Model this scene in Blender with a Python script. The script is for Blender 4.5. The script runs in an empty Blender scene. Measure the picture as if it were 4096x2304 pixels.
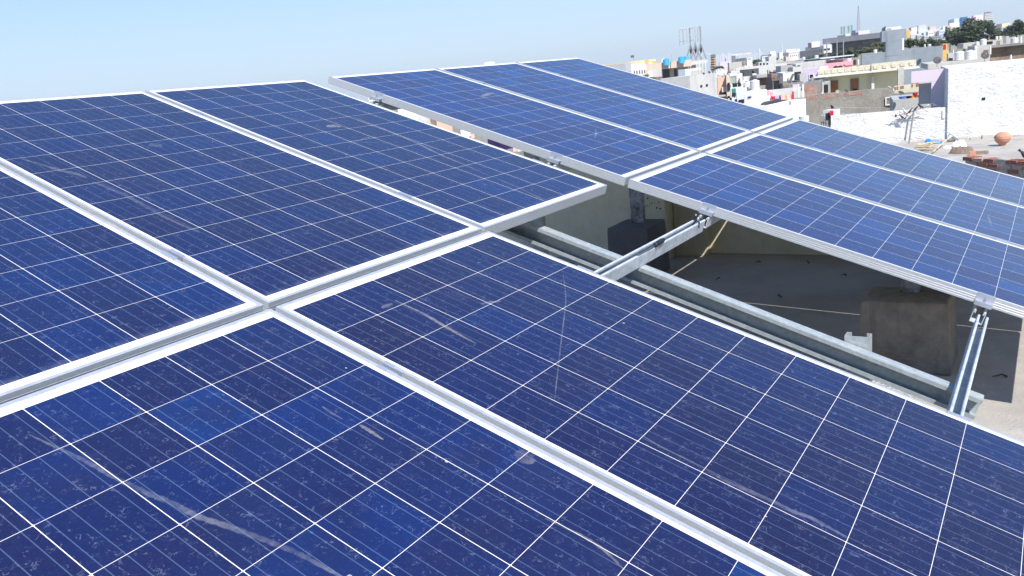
import bpy, math, random
from mathutils import Vector, Matrix
R_ = math.radians
random.seed(7)
S = bpy.context.scene
# ------------------------------------------------------------------ camera
H0 = 1.03                      # height of the array origin over the roof floor
TH = R_(19.0)                  # tilt of the solar arrays
cam_d = bpy.data.cameras.new('camera')
cam = bpy.data.objects.new('camera', cam_d); S.collection.objects.link(cam)
S.camera = cam
cam_d.sensor_width = 36.0
cam_d.lens = 36.0 * 3297.4 / 4096.0
cam_d.clip_start = 0.05; cam_d.clip_end = 20000
CX = Vector((0.538, -0.837, -0.103)); CZ = Vector((0.804, 0.546, -0.238))
CZ.normalize(); CX = (CX - CX.dot(CZ) * CZ).normalized(); CY = CZ.cross(CX)   # CY = image down
CP = Vector((-1.389, -1.706, 0.494 + H0))
cam.matrix_world = Matrix.Translation(CP) @ Matrix(((CX.x, -CY.x, -CZ.x), (CX.y, -CY.y, -CZ.y), (CX.z, -CY.z, -CZ.z))).to_4x4()
# ------------------------------------------------------------------ light
SUN = Vector((-0.61, -0.676, 1.0)).normalized()
el = math.asin(SUN.z)
W = bpy.data.worlds.new('World'); S.world = W; W.use_nodes = True
wn = W.node_tree.nodes; wl = W.node_tree.links
sky = wn.new('ShaderNodeTexSky'); sky.sky_type = 'NISHITA'; sky.sun_disc = False
sky.sun_elevation = el; sky.sun_rotation = math.atan2(SUN.x, SUN.y)
sky.air_density = 1.0; sky.dust_density = 1.2; sky.ozone_density = 1.6; sky.altitude = 0
# the hazy morning sky: the Nishita sky evened out with a pale blue gradient over elevation
tc = wn.new('ShaderNodeTexCoord'); sxyz = wn.new('ShaderNodeSeparateXYZ'); wl.new(tc.outputs['Generated'], sxyz.inputs[0])
cr = wn.new('ShaderNodeValToRGB'); wl.new(sxyz.outputs[2], cr.inputs[0])
e = cr.color_ramp.elements; e[0].position = 0.0; e[0].color = (5.6, 6.8, 8.0, 1); e[1].position = .75; e[1].color = (.8, 1.9, 5.0, 1)
k = e.new(.12); k.color = (3.9, 5.8, 7.9, 1); k = e.new(.30); k.color = (1.3, 2.9, 6.4, 1)
mxw = wn.new('ShaderNodeMix'); mxw.data_type = 'RGBA'; mxw.inputs[0].default_value = .8
wl.new(sky.outputs[0], mxw.inputs[6]); wl.new(cr.outputs[0], mxw.inputs[7])
wl.new(mxw.outputs[2], wn['Background'].inputs[0]); wn['Background'].inputs[1].default_value = 0.10
sd = bpy.data.lights.new('sun', 'SUN'); sd.energy = 5.0; sd.angle = R_(0.5); sd.color = (1.0, 0.95, 0.88)
sun = bpy.data.objects.new('sun', sd); S.collection.objects.link(sun)
sun.rotation_euler = SUN.to_track_quat('Z', 'Y').to_euler()
vs = S.view_settings; vs.view_transform = 'Standard'; vs.look = 'None'; vs.exposure = 0.5; vs.gamma = 1
try: vs.use_curve_mapping = False
except Exception: pass

# ------------------------------------------------------------------ pixel helpers (4096 x 2304 photograph)
FPX = 3297.4
def ray(px, py): return (CX * ((px - 2048) / FPX) + CY * ((py - 1152) / FPX) + CZ).normalized()
def at(px, py, D):
    r = ray(px, py); return CP + r * (D / math.hypot(r.x, r.y))
def atz(px, py, z):
    r = ray(px, py); return CP + r * ((z - CP.z) / r.z)
def K1(x, y): return (2400 + .34938 * x, .34938 * y)
def K2(x, y): return (3200 + .34783 * x, .34783 * y)
def K3(x, y): return (2600 + .27603 * x, 200 + .27603 * y)
def K4(x, y): return (3200 + .37271 * x, 200 + .37271 * y)
def K5(x, y): return (3300 + .30901 * x, 400 + .30901 * y)
cT, sT = math.cos(TH), math.sin(TH)
def AW(X, Y, Z=0.0): return Vector((X, Y * cT - Z * sT, H0 + Y * sT + Z * cT))
AN = Vector((0, -sT, cT))
def pix_arr(px, py, Z=0.0):
    r = ray(px, py); o = Vector((0, 0, H0)) + AN * Z
    p = CP + r * ((o - CP).dot(AN) / r.dot(AN)) - Vector((0, 0, H0))
    return (p.x, p.y * cT + p.z * sT)

# ------------------------------------------------------------------ materials
def newmat(name):
    m = bpy.data.materials.new(name); m.use_nodes = True
    nt = m.node_tree; b = nt.nodes['Principled BSDF']
    return m, nt, b
def N(nt, t, **k):
    n = nt.nodes.new(t)
    for a, v in k.items(): setattr(n, a, v)
    return n
def L(nt, a, b): nt.links.new(a, b)
def mth(nt, op, a, b=None, c=None, clamp=False):
    n = nt.nodes.new('ShaderNodeMath'); n.operation = op; n.use_clamp = clamp
    for i, v in enumerate((a, b, c)):
        if v is None: continue
        if hasattr(v, 'is_output'): nt.links.new(v, n.inputs[i])
        else: n.inputs[i].default_value = v
    return n.outputs[0]
def mixc(nt, f, a, b, mode='MIX'):
    n = nt.nodes.new('ShaderNodeMix'); n.data_type = 'RGBA'; n.blend_type = mode
    for i, v in ((0, f), (6, a), (7, b)):
        if hasattr(v, 'is_output'): nt.links.new(v, n.inputs[i])
        elif i == 0: n.inputs[i].default_value = v
        else: n.inputs[i].default_value = (*v, 1) if len(v) == 3 else v
    return n.outputs[2]
def ramp(nt, f, p0, p1, c0=0.0, c1=1.0):
    n = nt.nodes.new('ShaderNodeMapRange'); n.clamp = True
    nt.links.new(f, n.inputs[0])
    for i, v in enumerate((p0, p1, c0, c1), 1): n.inputs[i].default_value = v
    return n.outputs[0]
def noise(nt, vec, scale, detail=4, rough=.55, dist=0.0, out=0):
    n = nt.nodes.new('ShaderNodeTexNoise'); n.inputs['Scale'].default_value = scale
    n.inputs['Detail'].default_value = detail; n.inputs['Roughness'].default_value = rough; n.inputs['Distortion'].default_value = dist
    if vec is not None: nt.links.new(vec, n.inputs['Vector'])
    return n.outputs[out]
def bump(nt, b, h, s, d=0.01):
    n = nt.nodes.new('ShaderNodeBump'); n.inputs['Strength'].default_value = s; n.inputs['Distance'].default_value = d
    nt.links.new(h, n.inputs['Height']); nt.links.new(n.outputs[0], b.inputs['Normal'])
def geo_pos(nt): return nt.nodes.new('ShaderNodeNewGeometry').outputs['Position']
def obj_pos(nt): return nt.nodes.new('ShaderNodeTexCoord').outputs['Object']
def scalev(nt, v, s):
    n = nt.nodes.new('ShaderNodeMapping'); nt.links.new(v, n.inputs[0]); n.inputs['Scale'].default_value = s; return n.outputs[0]

def plaster(name, col, col2=None, scale=1.0, rough=.9, bmp=.3, stain=.35, bd=.02, streak=True):
    """painted or bare plaster / concrete with blotches, rain streaks and small bumps"""
    m, nt, b = newmat(name); P = geo_pos(nt)
    col2 = col2 or tuple(c * .72 for c in col)
    n1 = noise(nt, P, .9 * scale, 6, .6); n2 = noise(nt, P, 6 * scale, 5, .65)
    f = ramp(nt, mth(nt, 'ADD', mth(nt, 'MULTIPLY', n1, .6), mth(nt, 'MULTIPLY', n2, .4)), .42, .66)
    c = mixc(nt, mth(nt, 'MULTIPLY', f, stain * 1.6, clamp=True), col, col2)
    if streak:
        st = noise(nt, scalev(nt, P, (3 * scale, 3 * scale, .25 * scale)), 1.6, 4, .6)
        c = mixc(nt, mth(nt, 'MULTIPLY', ramp(nt, st, .56, .74), stain), c, tuple(x * .5 for x in col))
    L(nt, c, b.inputs['Base Color']); b.inputs['Roughness'].default_value = rough
    b.inputs['Specular IOR Level'].default_value = .25
    bump(nt, b, mth(nt, 'ADD', n2, noise(nt, P, 24 * scale, 4, .6)), bmp, bd)
    return m
def plain(name, col, rough=.6, metal=0.0, var=.12, scale=6.0, spec=.4):
    m, nt, b = newmat(name); P = obj_pos(nt)
    n = noise(nt, P, scale, 4, .6)
    c = mixc(nt, ramp(nt, n, .3, .7), tuple(x * (1 - var) for x in col), tuple(min(1, x * (1 + var)) for x in col))
    L(nt, c, b.inputs['Base Color']); b.inputs['Roughness'].default_value = rough; b.inputs['Metallic'].default_value = metal
    b.inputs['Specular IOR Level'].default_value = spec
    return m
def brickmat(name, c1=(.36, .13, .08), c2=(.24, .09, .06), mortar=(.33, .29, .25), bw=.23, rh=.075, ax='x'):
    m, nt, b = newmat(name); P = obj_pos(nt)
    sx = N(nt, 'ShaderNodeSeparateXYZ'); L(nt, P, sx.inputs[0])
    cb = N(nt, 'ShaderNodeCombineXYZ'); L(nt, mth(nt, 'ADD', sx.outputs[0], sx.outputs[1]), cb.inputs[0]); L(nt, sx.outputs[2], cb.inputs[1])
    t = N(nt, 'ShaderNodeTexBrick'); L(nt, cb.outputs[0], t.inputs[0])
    t.inputs['Scale'].default_value = 1; t.inputs['Brick Width'].default_value = bw; t.inputs['Row Height'].default_value = rh
    t.inputs['Mortar Size'].default_value = .012; t.inputs['Color1'].default_value = (*c1, 1); t.inputs['Color2'].default_value = (*c2, 1); t.inputs['Mortar'].default_value = (*mortar, 1)
    c = mixc(nt, ramp(nt, noise(nt, P, 3, 5, .65), .45, .7, 0, .55), t.outputs[0], (.42, .38, .34))
    L(nt, c, b.inputs['Base Color']); b.inputs['Roughness'].default_value = .9
    bump(nt, b, t.outputs[1], -.5, .02)
    return m

# --- solar cells: polycrystalline blue with four busbars, dust, dried rain marks
def mat_cells():
    m, nt, b = newmat('solar_cell'); P = obj_pos(nt)
    uv = N(nt, 'ShaderNodeUVMap').outputs[0]
    sp = N(nt, 'ShaderNodeSeparateXYZ'); L(nt, uv, sp.inputs[0])
    oi = N(nt, 'ShaderNodeObjectInfo')
    off = N(nt, 'ShaderNodeVectorMath', operation='ADD'); L(nt, P, off.inputs[0])
    cb0 = N(nt, 'ShaderNodeCombineXYZ'); L(nt, mth(nt, 'MULTIPLY', oi.outputs['Random'], 37.0), cb0.inputs[0]); L(nt, mth(nt, 'MULTIPLY', oi.outputs['Random'], 91.0), cb0.inputs[1])
    L(nt, cb0.outputs[0], off.inputs[1]); PR = off.outputs[0]
    fl = N(nt, 'ShaderNodeCombineXYZ'); L(nt, mth(nt, 'FLOOR', sp.outputs[0]), fl.inputs[0]); L(nt, mth(nt, 'FLOOR', sp.outputs[1]), fl.inputs[1]); L(nt, mth(nt, 'MULTIPLY', oi.outputs['Random'], 99.0), fl.inputs[2])
    wnz = N(nt, 'ShaderNodeTexWhiteNoise'); wnz.noise_dimensions = '3D'; L(nt, fl.outputs[0], wnz.inputs[0])
    rnd = wnz.outputs[0]; ws = N(nt, 'ShaderNodeSeparateColor'); L(nt, wnz.outputs[1], ws.inputs[0])
    base = mixc(nt, ramp(nt, rnd, .05, .95), (.0070, .0052, .037), (.0040, .0105, .072))
    base = mixc(nt, ramp(nt, ws.outputs[1], .80, .97, 0, .6), base, (.0095, .0058, .034))
    base = mixc(nt, ramp(nt, ws.outputs[2], .84, .97, 0, .5), base, (.003, .024, .120))
    base = mixc(nt, 1.0, base, oi.outputs['Color'], 'MULTIPLY')
    # crystal grains and slow tint change across a cell
    vo = N(nt, 'ShaderNodeTexVoronoi'); vo.inputs['Scale'].default_value = 70; L(nt, PR, vo.inputs['Vector'])
    vg = N(nt, 'ShaderNodeSeparateColor'); L(nt, vo.outputs['Color'], vg.inputs[0])
    base = mixc(nt, mth(nt, 'MULTIPLY', vg.outputs[0], .25), base, (.008, .019, .092))
    base = mixc(nt, ramp(nt, noise(nt, PR, 6.5, 3, .5), .45, .72, 0, .5), base, (.0105, .009, .040))
    # busbars (along the panel) and fine fingers (across)
    fx = mth(nt, 'FRACT', mth(nt, 'MULTIPLY', mth(nt, 'FRACT', sp.outputs[0]), 4.0))
    bb = mth(nt, 'LESS_THAN', mth(nt, 'ABSOLUTE', mth(nt, 'SUBTRACT', fx, .5)), .024)
    fy = mth(nt, 'FRACT', mth(nt, 'MULTIPLY', sp.outputs[1], 62.0))
    fg = mth(nt, 'LESS_THAN', fy, .10)
    base = mixc(nt, mth(nt, 'MULTIPLY', fg, .08), base, (.25, .32, .45))
    base = mixc(nt, mth(nt, 'MULTIPLY', bb, .21), base, (.25, .38, .58))
    # dust film
    d1 = ramp(nt, noise(nt, PR, 3.2, 6, .62), .46, .76)
    d2 = ramp(nt, noise(nt, scalev(nt, PR, (1, .6, 1)), 30, 6, .75), .56, .76)
    d3 = ramp(nt, noise(nt, PR, 130, 3, .65), .62, .74)
    # curled rain marks: contour lines of warped noises, broken up by another
    def contour(sc, w, ds, thr):
        cn = noise(nt, PR, sc, 2, .5, ds)
        cl = mth(nt, 'SUBTRACT', 1.0, ramp(nt, mth(nt, 'ABSOLUTE', mth(nt, 'SUBTRACT', cn, thr)), 0.0, w))
        return mth(nt, 'MULTIPLY', cl, ramp(nt, noise(nt, PR, sc * .55, 4, .65), .52, .60))
    curl = mth(nt, 'ADD', contour(34, .014, 1.4, .60), contour(62, .03, .8, .42))
    patch = ramp(nt, noise(nt, PR, 9, 5, .7), .60, .76)
    dust = mth(nt, 'ADD', mth(nt, 'ADD', mth(nt, 'MULTIPLY', d1, .006), mth(nt, 'MULTIPLY', d2, .034)), mth(nt, 'ADD', mth(nt, 'MULTIPLY', d3, .085), mth(nt, 'ADD', mth(nt, 'MULTIPLY', curl, .19), mth(nt, 'MULTIPLY', patch, .035))))
    edge = mth(nt, 'MULTIPLY', ramp(nt, sp.outputs[1], 0.0, .16, 1, 0), ramp(nt, noise(nt, PR, 18, 4, .6), .35, .65))
    dust = mth(nt, 'ADD', dust, mth(nt, 'MULTIPLY', edge, .14), clamp=True)
    c = mixc(nt, dust, base, (.42, .48, .62))
    # bird specks
    v2 = N(nt, 'ShaderNodeTexVoronoi'); v2.inputs['Scale'].default_value = 13; L(nt, PR, v2.inputs['Vector'])
    vs2 = N(nt, 'ShaderNodeSeparateColor'); L(nt, v2.outputs['Color'], vs2.inputs[0])
    sz = ramp(nt, vs2.outputs[1], .80, 1.0, 0.0, .062)
    wob = mth(nt, 'MULTIPLY', mth(nt, 'SUBTRACT', noise(nt, PR, 120, 2, .5), .5), .04)
    spk = mth(nt, 'LESS_THAN', mth(nt, 'ADD', v2.outputs['Distance'], wob), sz)
    c = mixc(nt, mth(nt, 'MULTIPLY', spk, .62), c, (.55, .52, .42))
    L(nt, c, b.inputs['Base Color'])
    b.inputs['Roughness'].default_value = .45; b.inputs['Specular IOR Level'].default_value = .15
    b.inputs['Coat Weight'].default_value = .85; b.inputs['Coat IOR'].default_value = 1.5
    L(nt, mth(nt, 'ADD', mth(nt, 'MULTIPLY', dust, .9), .13), b.inputs['Coat Roughness'])
    return m
def mat_alu(name='anodised_aluminium', col=(.53, .56, .59), metal=.4, rough=.4):
    m, nt, b = newmat(name); P = obj_pos(nt)
    n = noise(nt, scalev(nt, P, (14, 14, 60)), 4, 5, .6); n2 = noise(nt, P, 30, 4, .7)
    c = mixc(nt, ramp(nt, n, .3, .75), tuple(x * .88 for x in col), tuple(min(1, x * 1.1) for x in col))
    c = mixc(nt, ramp(nt, n2, .62, .8, 0, .35), c, (.42, .40, .36))
    L(nt, c, b.inputs['Base Color']); b.inputs['Metallic'].default_value = metal; b.inputs['Roughness'].default_value = rough
    return m
def mat_galv(name='galvanised_steel', col=(.34, .375, .39)):
    m, nt, b = newmat(name); P = obj_pos(nt)
    v = N(nt, 'ShaderNodeTexVoronoi'); v.inputs['Scale'].default_value = 70; L(nt, P, v.inputs['Vector'])
    vg = N(nt, 'ShaderNodeSeparateColor'); L(nt, v.outputs['Color'], vg.inputs[0])
    n = noise(nt, P, 7, 6, .65); n2 = noise(nt, P, 40, 4, .7)
    c = mixc(nt, vg.outputs[0], tuple(x * .86 for x in col), tuple(x * 1.12 for x in col))
    c = mixc(nt, ramp(nt, n, .45, .7, 0, .6), c, (.26, .32, .32))
    c = mixc(nt, ramp(nt, n2, .68, .76, 0, .7), c, (.14, .13, .12))
    c = mixc(nt, ramp(nt, noise(nt, P, 16, 5, .6, .6), .64, .74, 0, .55), c, (.50, .53, .54))
    L(nt, c, b.inputs['Base Color']); b.inputs['Metallic'].default_value = .12
    L(nt, ramp(nt, n, .3, .7, .32, .52), b.inputs['Roughness'])
    bump(nt, b, mth(nt, 'ADD', n2, n), .25, .003)
    return m
def mat_dirt(name, col=(.62, .60, .58), dens=.55):
    m, nt, b = newmat(name); P = obj_pos(nt)
    uv = N(nt, 'ShaderNodeUVMap').outputs[0]; sp = N(nt, 'ShaderNodeSeparateXYZ'); L(nt, uv, sp.inputs[0])
    e = mth(nt, 'SUBTRACT', 1.0, mth(nt, 'ABSOLUTE', mth(nt, 'SUBTRACT', mth(nt, 'MULTIPLY', sp.outputs[1], 2.0), 1.0)))
    n = noise(nt, scalev(nt, P, (1, 1, 1)), 60, 5, .7); n2 = noise(nt, P, 9, 3, .6)
    a = mth(nt, 'MULTIPLY', mth(nt, 'MULTIPLY', ramp(nt, e, .0, .45), ramp(nt, n, .3, .65, .25, 1)), ramp(nt, n2, .35, .6, .35, 1))
    a = mth(nt, 'MULTIPLY', a, dens)
    b.inputs['Base Color'].default_value = (*col, 1); b.inputs['Roughness'].default_value = .9
    tr = N(nt, 'ShaderNodeBsdfTransparent'); mx = N(nt, 'ShaderNodeMixShader')
    L(nt, a, mx.inputs[0]); L(nt, tr.outputs[0], mx.inputs[1]); L(nt, b.outputs[0], mx.inputs[2])
    L(nt, mx.outputs[0], nt.nodes['Material Output'].inputs[0])
    return m
def mat_floor():
    m, nt, b = newmat('roof_concrete'); P = geo_pos(nt)
    n1 = noise(nt, P, 1.1, 7, .62); n2 = noise(nt, P, 9, 6, .7); n3 = noise(nt, P, 60, 4, .65)
    c = mixc(nt, ramp(nt, n1, .35, .68), (.44, .42, .39), (.30, .28, .255))
    c = mixc(nt, ramp(nt, n2, .56, .76, 0, .5), c, (.54, .52, .49))
    c = mixc(nt, ramp(nt, n3, .66, .74, 0, .7), c, (.13, .12, .11))
    L(nt, c, b.inputs['Base Color']); b.inputs['Roughness'].default_value = .92; b.inputs['Specular IOR Level'].default_value = .2
    bump(nt, b, mth(nt, 'ADD', n2, mth(nt, 'MULTIPLY', n3, .5)), .5, .015)
    return m
def mat_leaf(name, c1, c2):
    m, nt, b = newmat(name); P = geo_pos(nt)
    n = noise(nt, P, .8, 3, .6); oi = noise(nt, P, 6, 2, .5)
    c = mixc(nt, ramp(nt, n, .35, .65), c1, c2); c = mixc(nt, ramp(nt, oi, .55, .7, 0, .5), c, tuple(min(1, x * 1.7) for x in c2))
    L(nt, c, b.inputs['Base Color']); b.inputs['Roughness'].default_value = .7; b.inputs['Specular IOR Level'].default_value = .3
    return m
def mat_roughwhite():
    m, nt, b = newmat('rough_white_plaster'); P = geo_pos(nt)
    n1 = noise(nt, scalev(nt, P, (1.2, 1.2, 2.2)), 3.2, 6, .66, .8); n2 = noise(nt, P, 1.0, 5, .6); n3 = noise(nt, scalev(nt, P, (3, 3, .35)), 1.4, 4, .6)
    c = mixc(nt, ramp(nt, n2, .45, .72, 0, .5), (.75, .75, .74), (.65, .635, .59))
    c = mixc(nt, ramp(nt, n3, .58, .72, 0, .35), c, (.52, .53, .53))
    n5 = noise(nt, scalev(nt, P, (2, 2, 3.4)), 2.6, 5, .7, 1.0)
    cr = mth(nt, 'MAXIMUM', mth(nt, 'LESS_THAN', mth(nt, 'ABSOLUTE', mth(nt, 'SUBTRACT', n1, .53)), .012), mth(nt, 'LESS_THAN', mth(nt, 'ABSOLUTE', mth(nt, 'SUBTRACT', n5, .50)), .012))
    c = mixc(nt, mth(nt, 'MULTIPLY', mth(nt, 'MULTIPLY', cr, ramp(nt, noise(nt, P, 1.7, 3, .6), .4, .6)), .8), c, (.30, .31, .33))
    L(nt, c, b.inputs['Base Color']); b.inputs['Roughness'].default_value = .95; b.inputs['Specular IOR Level'].default_value = .15
    bump(nt, b, n1, .85, .10)
    return m

M = {}
M['cells'] = mat_cells()
M['backsheet'] = plain('white_backsheet', (.84, .82, .78), .35, 0, .03, 3)
M['alu'] = mat_alu(); M['clampalu'] = mat_alu('clamp_aluminium', (.46, .50, .57), .5, .35)
M['galv'] = mat_galv(); M['galv2'] = mat_galv('galvanised_rail', (.56, .61, .67))
M['dirt'] = mat_dirt('dried_dirt', (.44, .47, .55), .27); M['dirt2'] = mat_dirt('bird_dirt', (.52, .50, .48), .36); M['dirt3'] = mat_dirt('faint_dirt', dens=.22)
M['edgedust'] = mat_dirt('silt_line', (.45, .42, .36), .55)
M['floor'] = mat_floor()
M['ink'] = plain('printed_ink', (.45, .46, .5), .6); M['yellow_dot'] = plain('yellow_sticker', (.75, .68, .05), .5)
M['bolt'] = plain('steel_bolt', (.45, .46, .48), .3, .8)
M['black'] = plain('black_plastic', (.015, .015, .017), .35); M['darkrub'] = plain('dark_rubber', (.03, .03, .035), .6)
M['cable'] = plain('grey_cable', (.08, .09, .11), .4)
M['wire'] = plain('cream_wire', (.66, .63, .48), .6)
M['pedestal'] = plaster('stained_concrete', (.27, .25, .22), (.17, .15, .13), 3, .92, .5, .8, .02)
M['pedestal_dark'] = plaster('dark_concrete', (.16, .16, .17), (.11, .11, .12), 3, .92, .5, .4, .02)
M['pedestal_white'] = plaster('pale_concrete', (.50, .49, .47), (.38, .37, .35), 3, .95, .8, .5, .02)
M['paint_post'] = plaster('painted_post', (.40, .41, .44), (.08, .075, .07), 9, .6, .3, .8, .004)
M['cream'] = plaster('olive_cream_paint', (.72, .66, .48), (.56, .51, .36), 2, .8, .2, .5, .01)
M['cream2'] = plaster('pale_cream_paint', (.60, .55, .41), (.47, .42, .31), 2, .8, .2, .4, .01)
M['stain'] = plain('black_stain', (.05, .045, .04), .9)
M['twig'] = plain('dry_leaf', (.06, .05, .045), .9)
M['chalk'] = plain('bare_cement_strip', (.50, .42, .32), .9)

M['rwhite'] = mat_roughwhite()
M['white'] = plaster('white_paint', (.70, .70, .69), (.54, .54, .52), .8, .85, .2, .45)
M['whitebright'] = plaster('bright_white_paint', (.84, .84, .84), (.78, .78, .77), .5, .85, .1, .15)
M['offwhite'] = plaster('dirty_white_paint', (.50, .49, .455), (.34, .33, .30), .6, .9, .3, .5)
M['grey'] = plaster('grey_cement', (.42, .42, .41), (.31, .31, .30), .6, .95, .4, .5)
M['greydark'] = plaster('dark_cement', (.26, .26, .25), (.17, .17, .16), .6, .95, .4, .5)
M['greypale'] = plaster('pale_cement', (.56, .56, .55), (.42, .42, .41), .5, .95, .4, .5)
M['bluegrey'] = plaster('blue_grey_cement', (.225, .265, .30), (.30, .34, .38), .28, .95, .3, .6)
M['tan'] = plaster('tan_rubble', (.40, .31, .24), (.26, .19, .15), 1.6, .95, .9, .7, .08)
M['brownwall'] = plaster('brown_grey_cement', (.33, .31, .27), (.22, .205, .18), 1.2, .95, .6, .6, .05)
M['yellow'] = plaster('pale_yellow_paint', (.80, .74, .50), (.72, .65, .43), .5, .85, .1, .25)
M['creamtrim'] = plaster('cream_trim', (.74, .70, .56), (.52, .47, .36), 3, .85, .6, .6, .06)
M['lilac'] = plaster('lilac_paint', (.62, .54, .61), (.56, .48, .56), .5, .85, .1, .2)
M['lilac2'] = plaster('pale_lilac_paint', (.55, .48, .62), (.48, .42, .55), .5, .85, .1, .3)
M['pink'] = plaster('pink_paint', (.72, .34, .40), (.62, .28, .34), .5, .85, .1, .3)
M['peach'] = plaster('peach_paint', (.66, .44, .33), (.56, .36, .27), .5, .85, .1, .3)
M['beige'] = plaster('beige_paint', (.58, .48, .41), (.50, .41, .35), .5, .85, .1, .3)
M['orange'] = plaster('ochre_paint', (.68, .42, .14), (.60, .36, .12), .5, .85, .1, .3)
M['brick'] = brickmat('red_brick'); M['brickb'] = brickmat('big_brick', (.42, .14, .08), (.34, .17, .12), (.40, .37, .33), .34, .12)
M['brickdark'] = brickmat('dark_brick', (.22, .10, .08), (.16, .075, .06), (.2, .17, .15))
M['stone'] = plaster('carved_stone', (.34, .30, .27), (.20, .17, .15), 4, .95, 1.0, .8, .1)
M['slate'] = plaster('slate_cladding', (.10, .105, .13), (.07, .075, .09), .2, .6, .05, .3)
M['slate2'] = plaster('grey_panel_cladding', (.16, .17, .20), (.12, .13, .15), .2, .6, .05, .3)
M['paleblue'] = plaster('pale_blue_cladding', (.55, .62, .72), (.48, .55, .65), .2, .6, .05, .2)
M['towerwhite'] = plaster('far_tower_paint', (.62, .64, .68), (.52, .54, .58), .02, .9, .0, .3)
M['glass'] = plain('dark_window_glass', (.025, .03, .04), .15, 0, .3, 1, .6)
M['blueglass'] = plain('blue_window_glass', (.04, .12, .30), .15, 0, .3, .3, .6)
M['void'] = plain('dark_opening', (.02, .018, .02), .9)
M['doorwood'] = plain('orange_brown_door', (.36, .13, .04), .5)
M['teal'] = plain('teal_shutter', (.03, .20, .16), .6)
M['glasspale'] = plain('pale_green_glass', (.30, .38, .35), .3)
M['redpaint'] = plain('red_paint', (.35, .03, .05), .6)
M['tankwhite'] = plain('white_tank_plastic', (.60, .60, .60), .4, 0, .05)
M['tankblue'] = plain('blue_tank_plastic', (.06, .38, .60), .4, 0, .08)
M['tankblack'] = plain('black_tank_plastic', (.03, .03, .035), .4)
M['dish'] = plain('shaded_dish_metal', (.05, .05, .055), .6, 0); M['dishpale'] = plain('pale_dish_metal', (.30, .28, .26), .6, 0)  # dark dish tone has the shade of the turned-away side painted in
M['mast'] = plain('mast_steel', (.28, .29, .32), .5, .3); M['antenna'] = plain('antenna_cover', (.40, .41, .44), .5)
M['green'] = plain('green_steel', (.04, .20, .10), .5); M['redwhite'] = plain('faded_red_steel', (.36, .28, .32), .6)
M['crane'] = plain('crane_yellow', (.75, .45, .04), .5)
M['pot'] = plain('terracotta', (.50, .25, .17), .8, 0, .15, 5)
M['redbrick1'] = plain('red_brick_face', (.34, .13, .085), .9, 0, .3, 20); M['redbrick2'] = plain('dull_brick_face', (.42, .28, .23), .9, 0, .3, 20); M['redbrick3'] = plain('dark_brick_face', (.28, .11, .08), .9, 0, .3, 20)
M['mortar'] = plain('mortar_crust', (.42, .36, .31), .95, 0, .3, 20)
M['wood'] = plain('bleached_wood', (.55, .46, .32), .8, 0, .25, 9)
M['bluetarp'] = plain('blue_tarpaulin', (.01, .17, .50), .35); M['whitebag'] = plain('white_sack', (.80, .80, .80), .7)
M['blacktarp'] = plain('dark_tarpaulin', (.05, .055, .065), .7)
M['clothpink'] = plain('pink_cloth', (.75, .35, .38), .9); M['clothred'] = plain('red_cloth', (.55, .02, .06), .9)
M['clothblue'] = plain('pale_blue_cloth', (.45, .45, .70), .9); M['clothmag'] = plain('magenta_cloth', (.55, .02, .20), .9)
M['clothpeach'] = plain('peach_cloth', (.78, .48, .38), .9); M['clothpurple'] = plain('purple_cloth', (.025, .012, .07), .9)
M['clothwhite'] = plain('white_cloth', (.8, .8, .82), .9); M['clothblack'] = plain('black_cloth', (.02, .02, .025), .9)
M['plred'] = plain('red_plastic', (.55, .02, .02), .4); M['plorange'] = plain('orange_plastic', (.75, .25, .02), .4); M['plblue'] = plain('blue_plastic', (.18, .25, .60), .4)
M['pigeon'] = plain('grey_feathers', (.03, .032, .04), .7, 0, .4, 30); M['pigeonwhite'] = plain('white_feathers', (.75, .74, .72), .7)
M['bark'] = plain('bark', (.12, .09, .07), .9)
M['leafdark'] = mat_leaf('dark_leaf', (.028, .045, .022), (.06, .085, .04)); M['leafolive'] = mat_leaf('olive_leaf', (.06, .07, .035), (.11, .12, .06))
M['leafmid'] = mat_leaf('mid_leaf', (.035, .06, .028), (.08, .105, .05))
M['ground'] = plaster('dusty_ground', (.30, .27, .22), (.16, .17, .12), .02, .95, 0, .8, streak=False)

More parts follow.
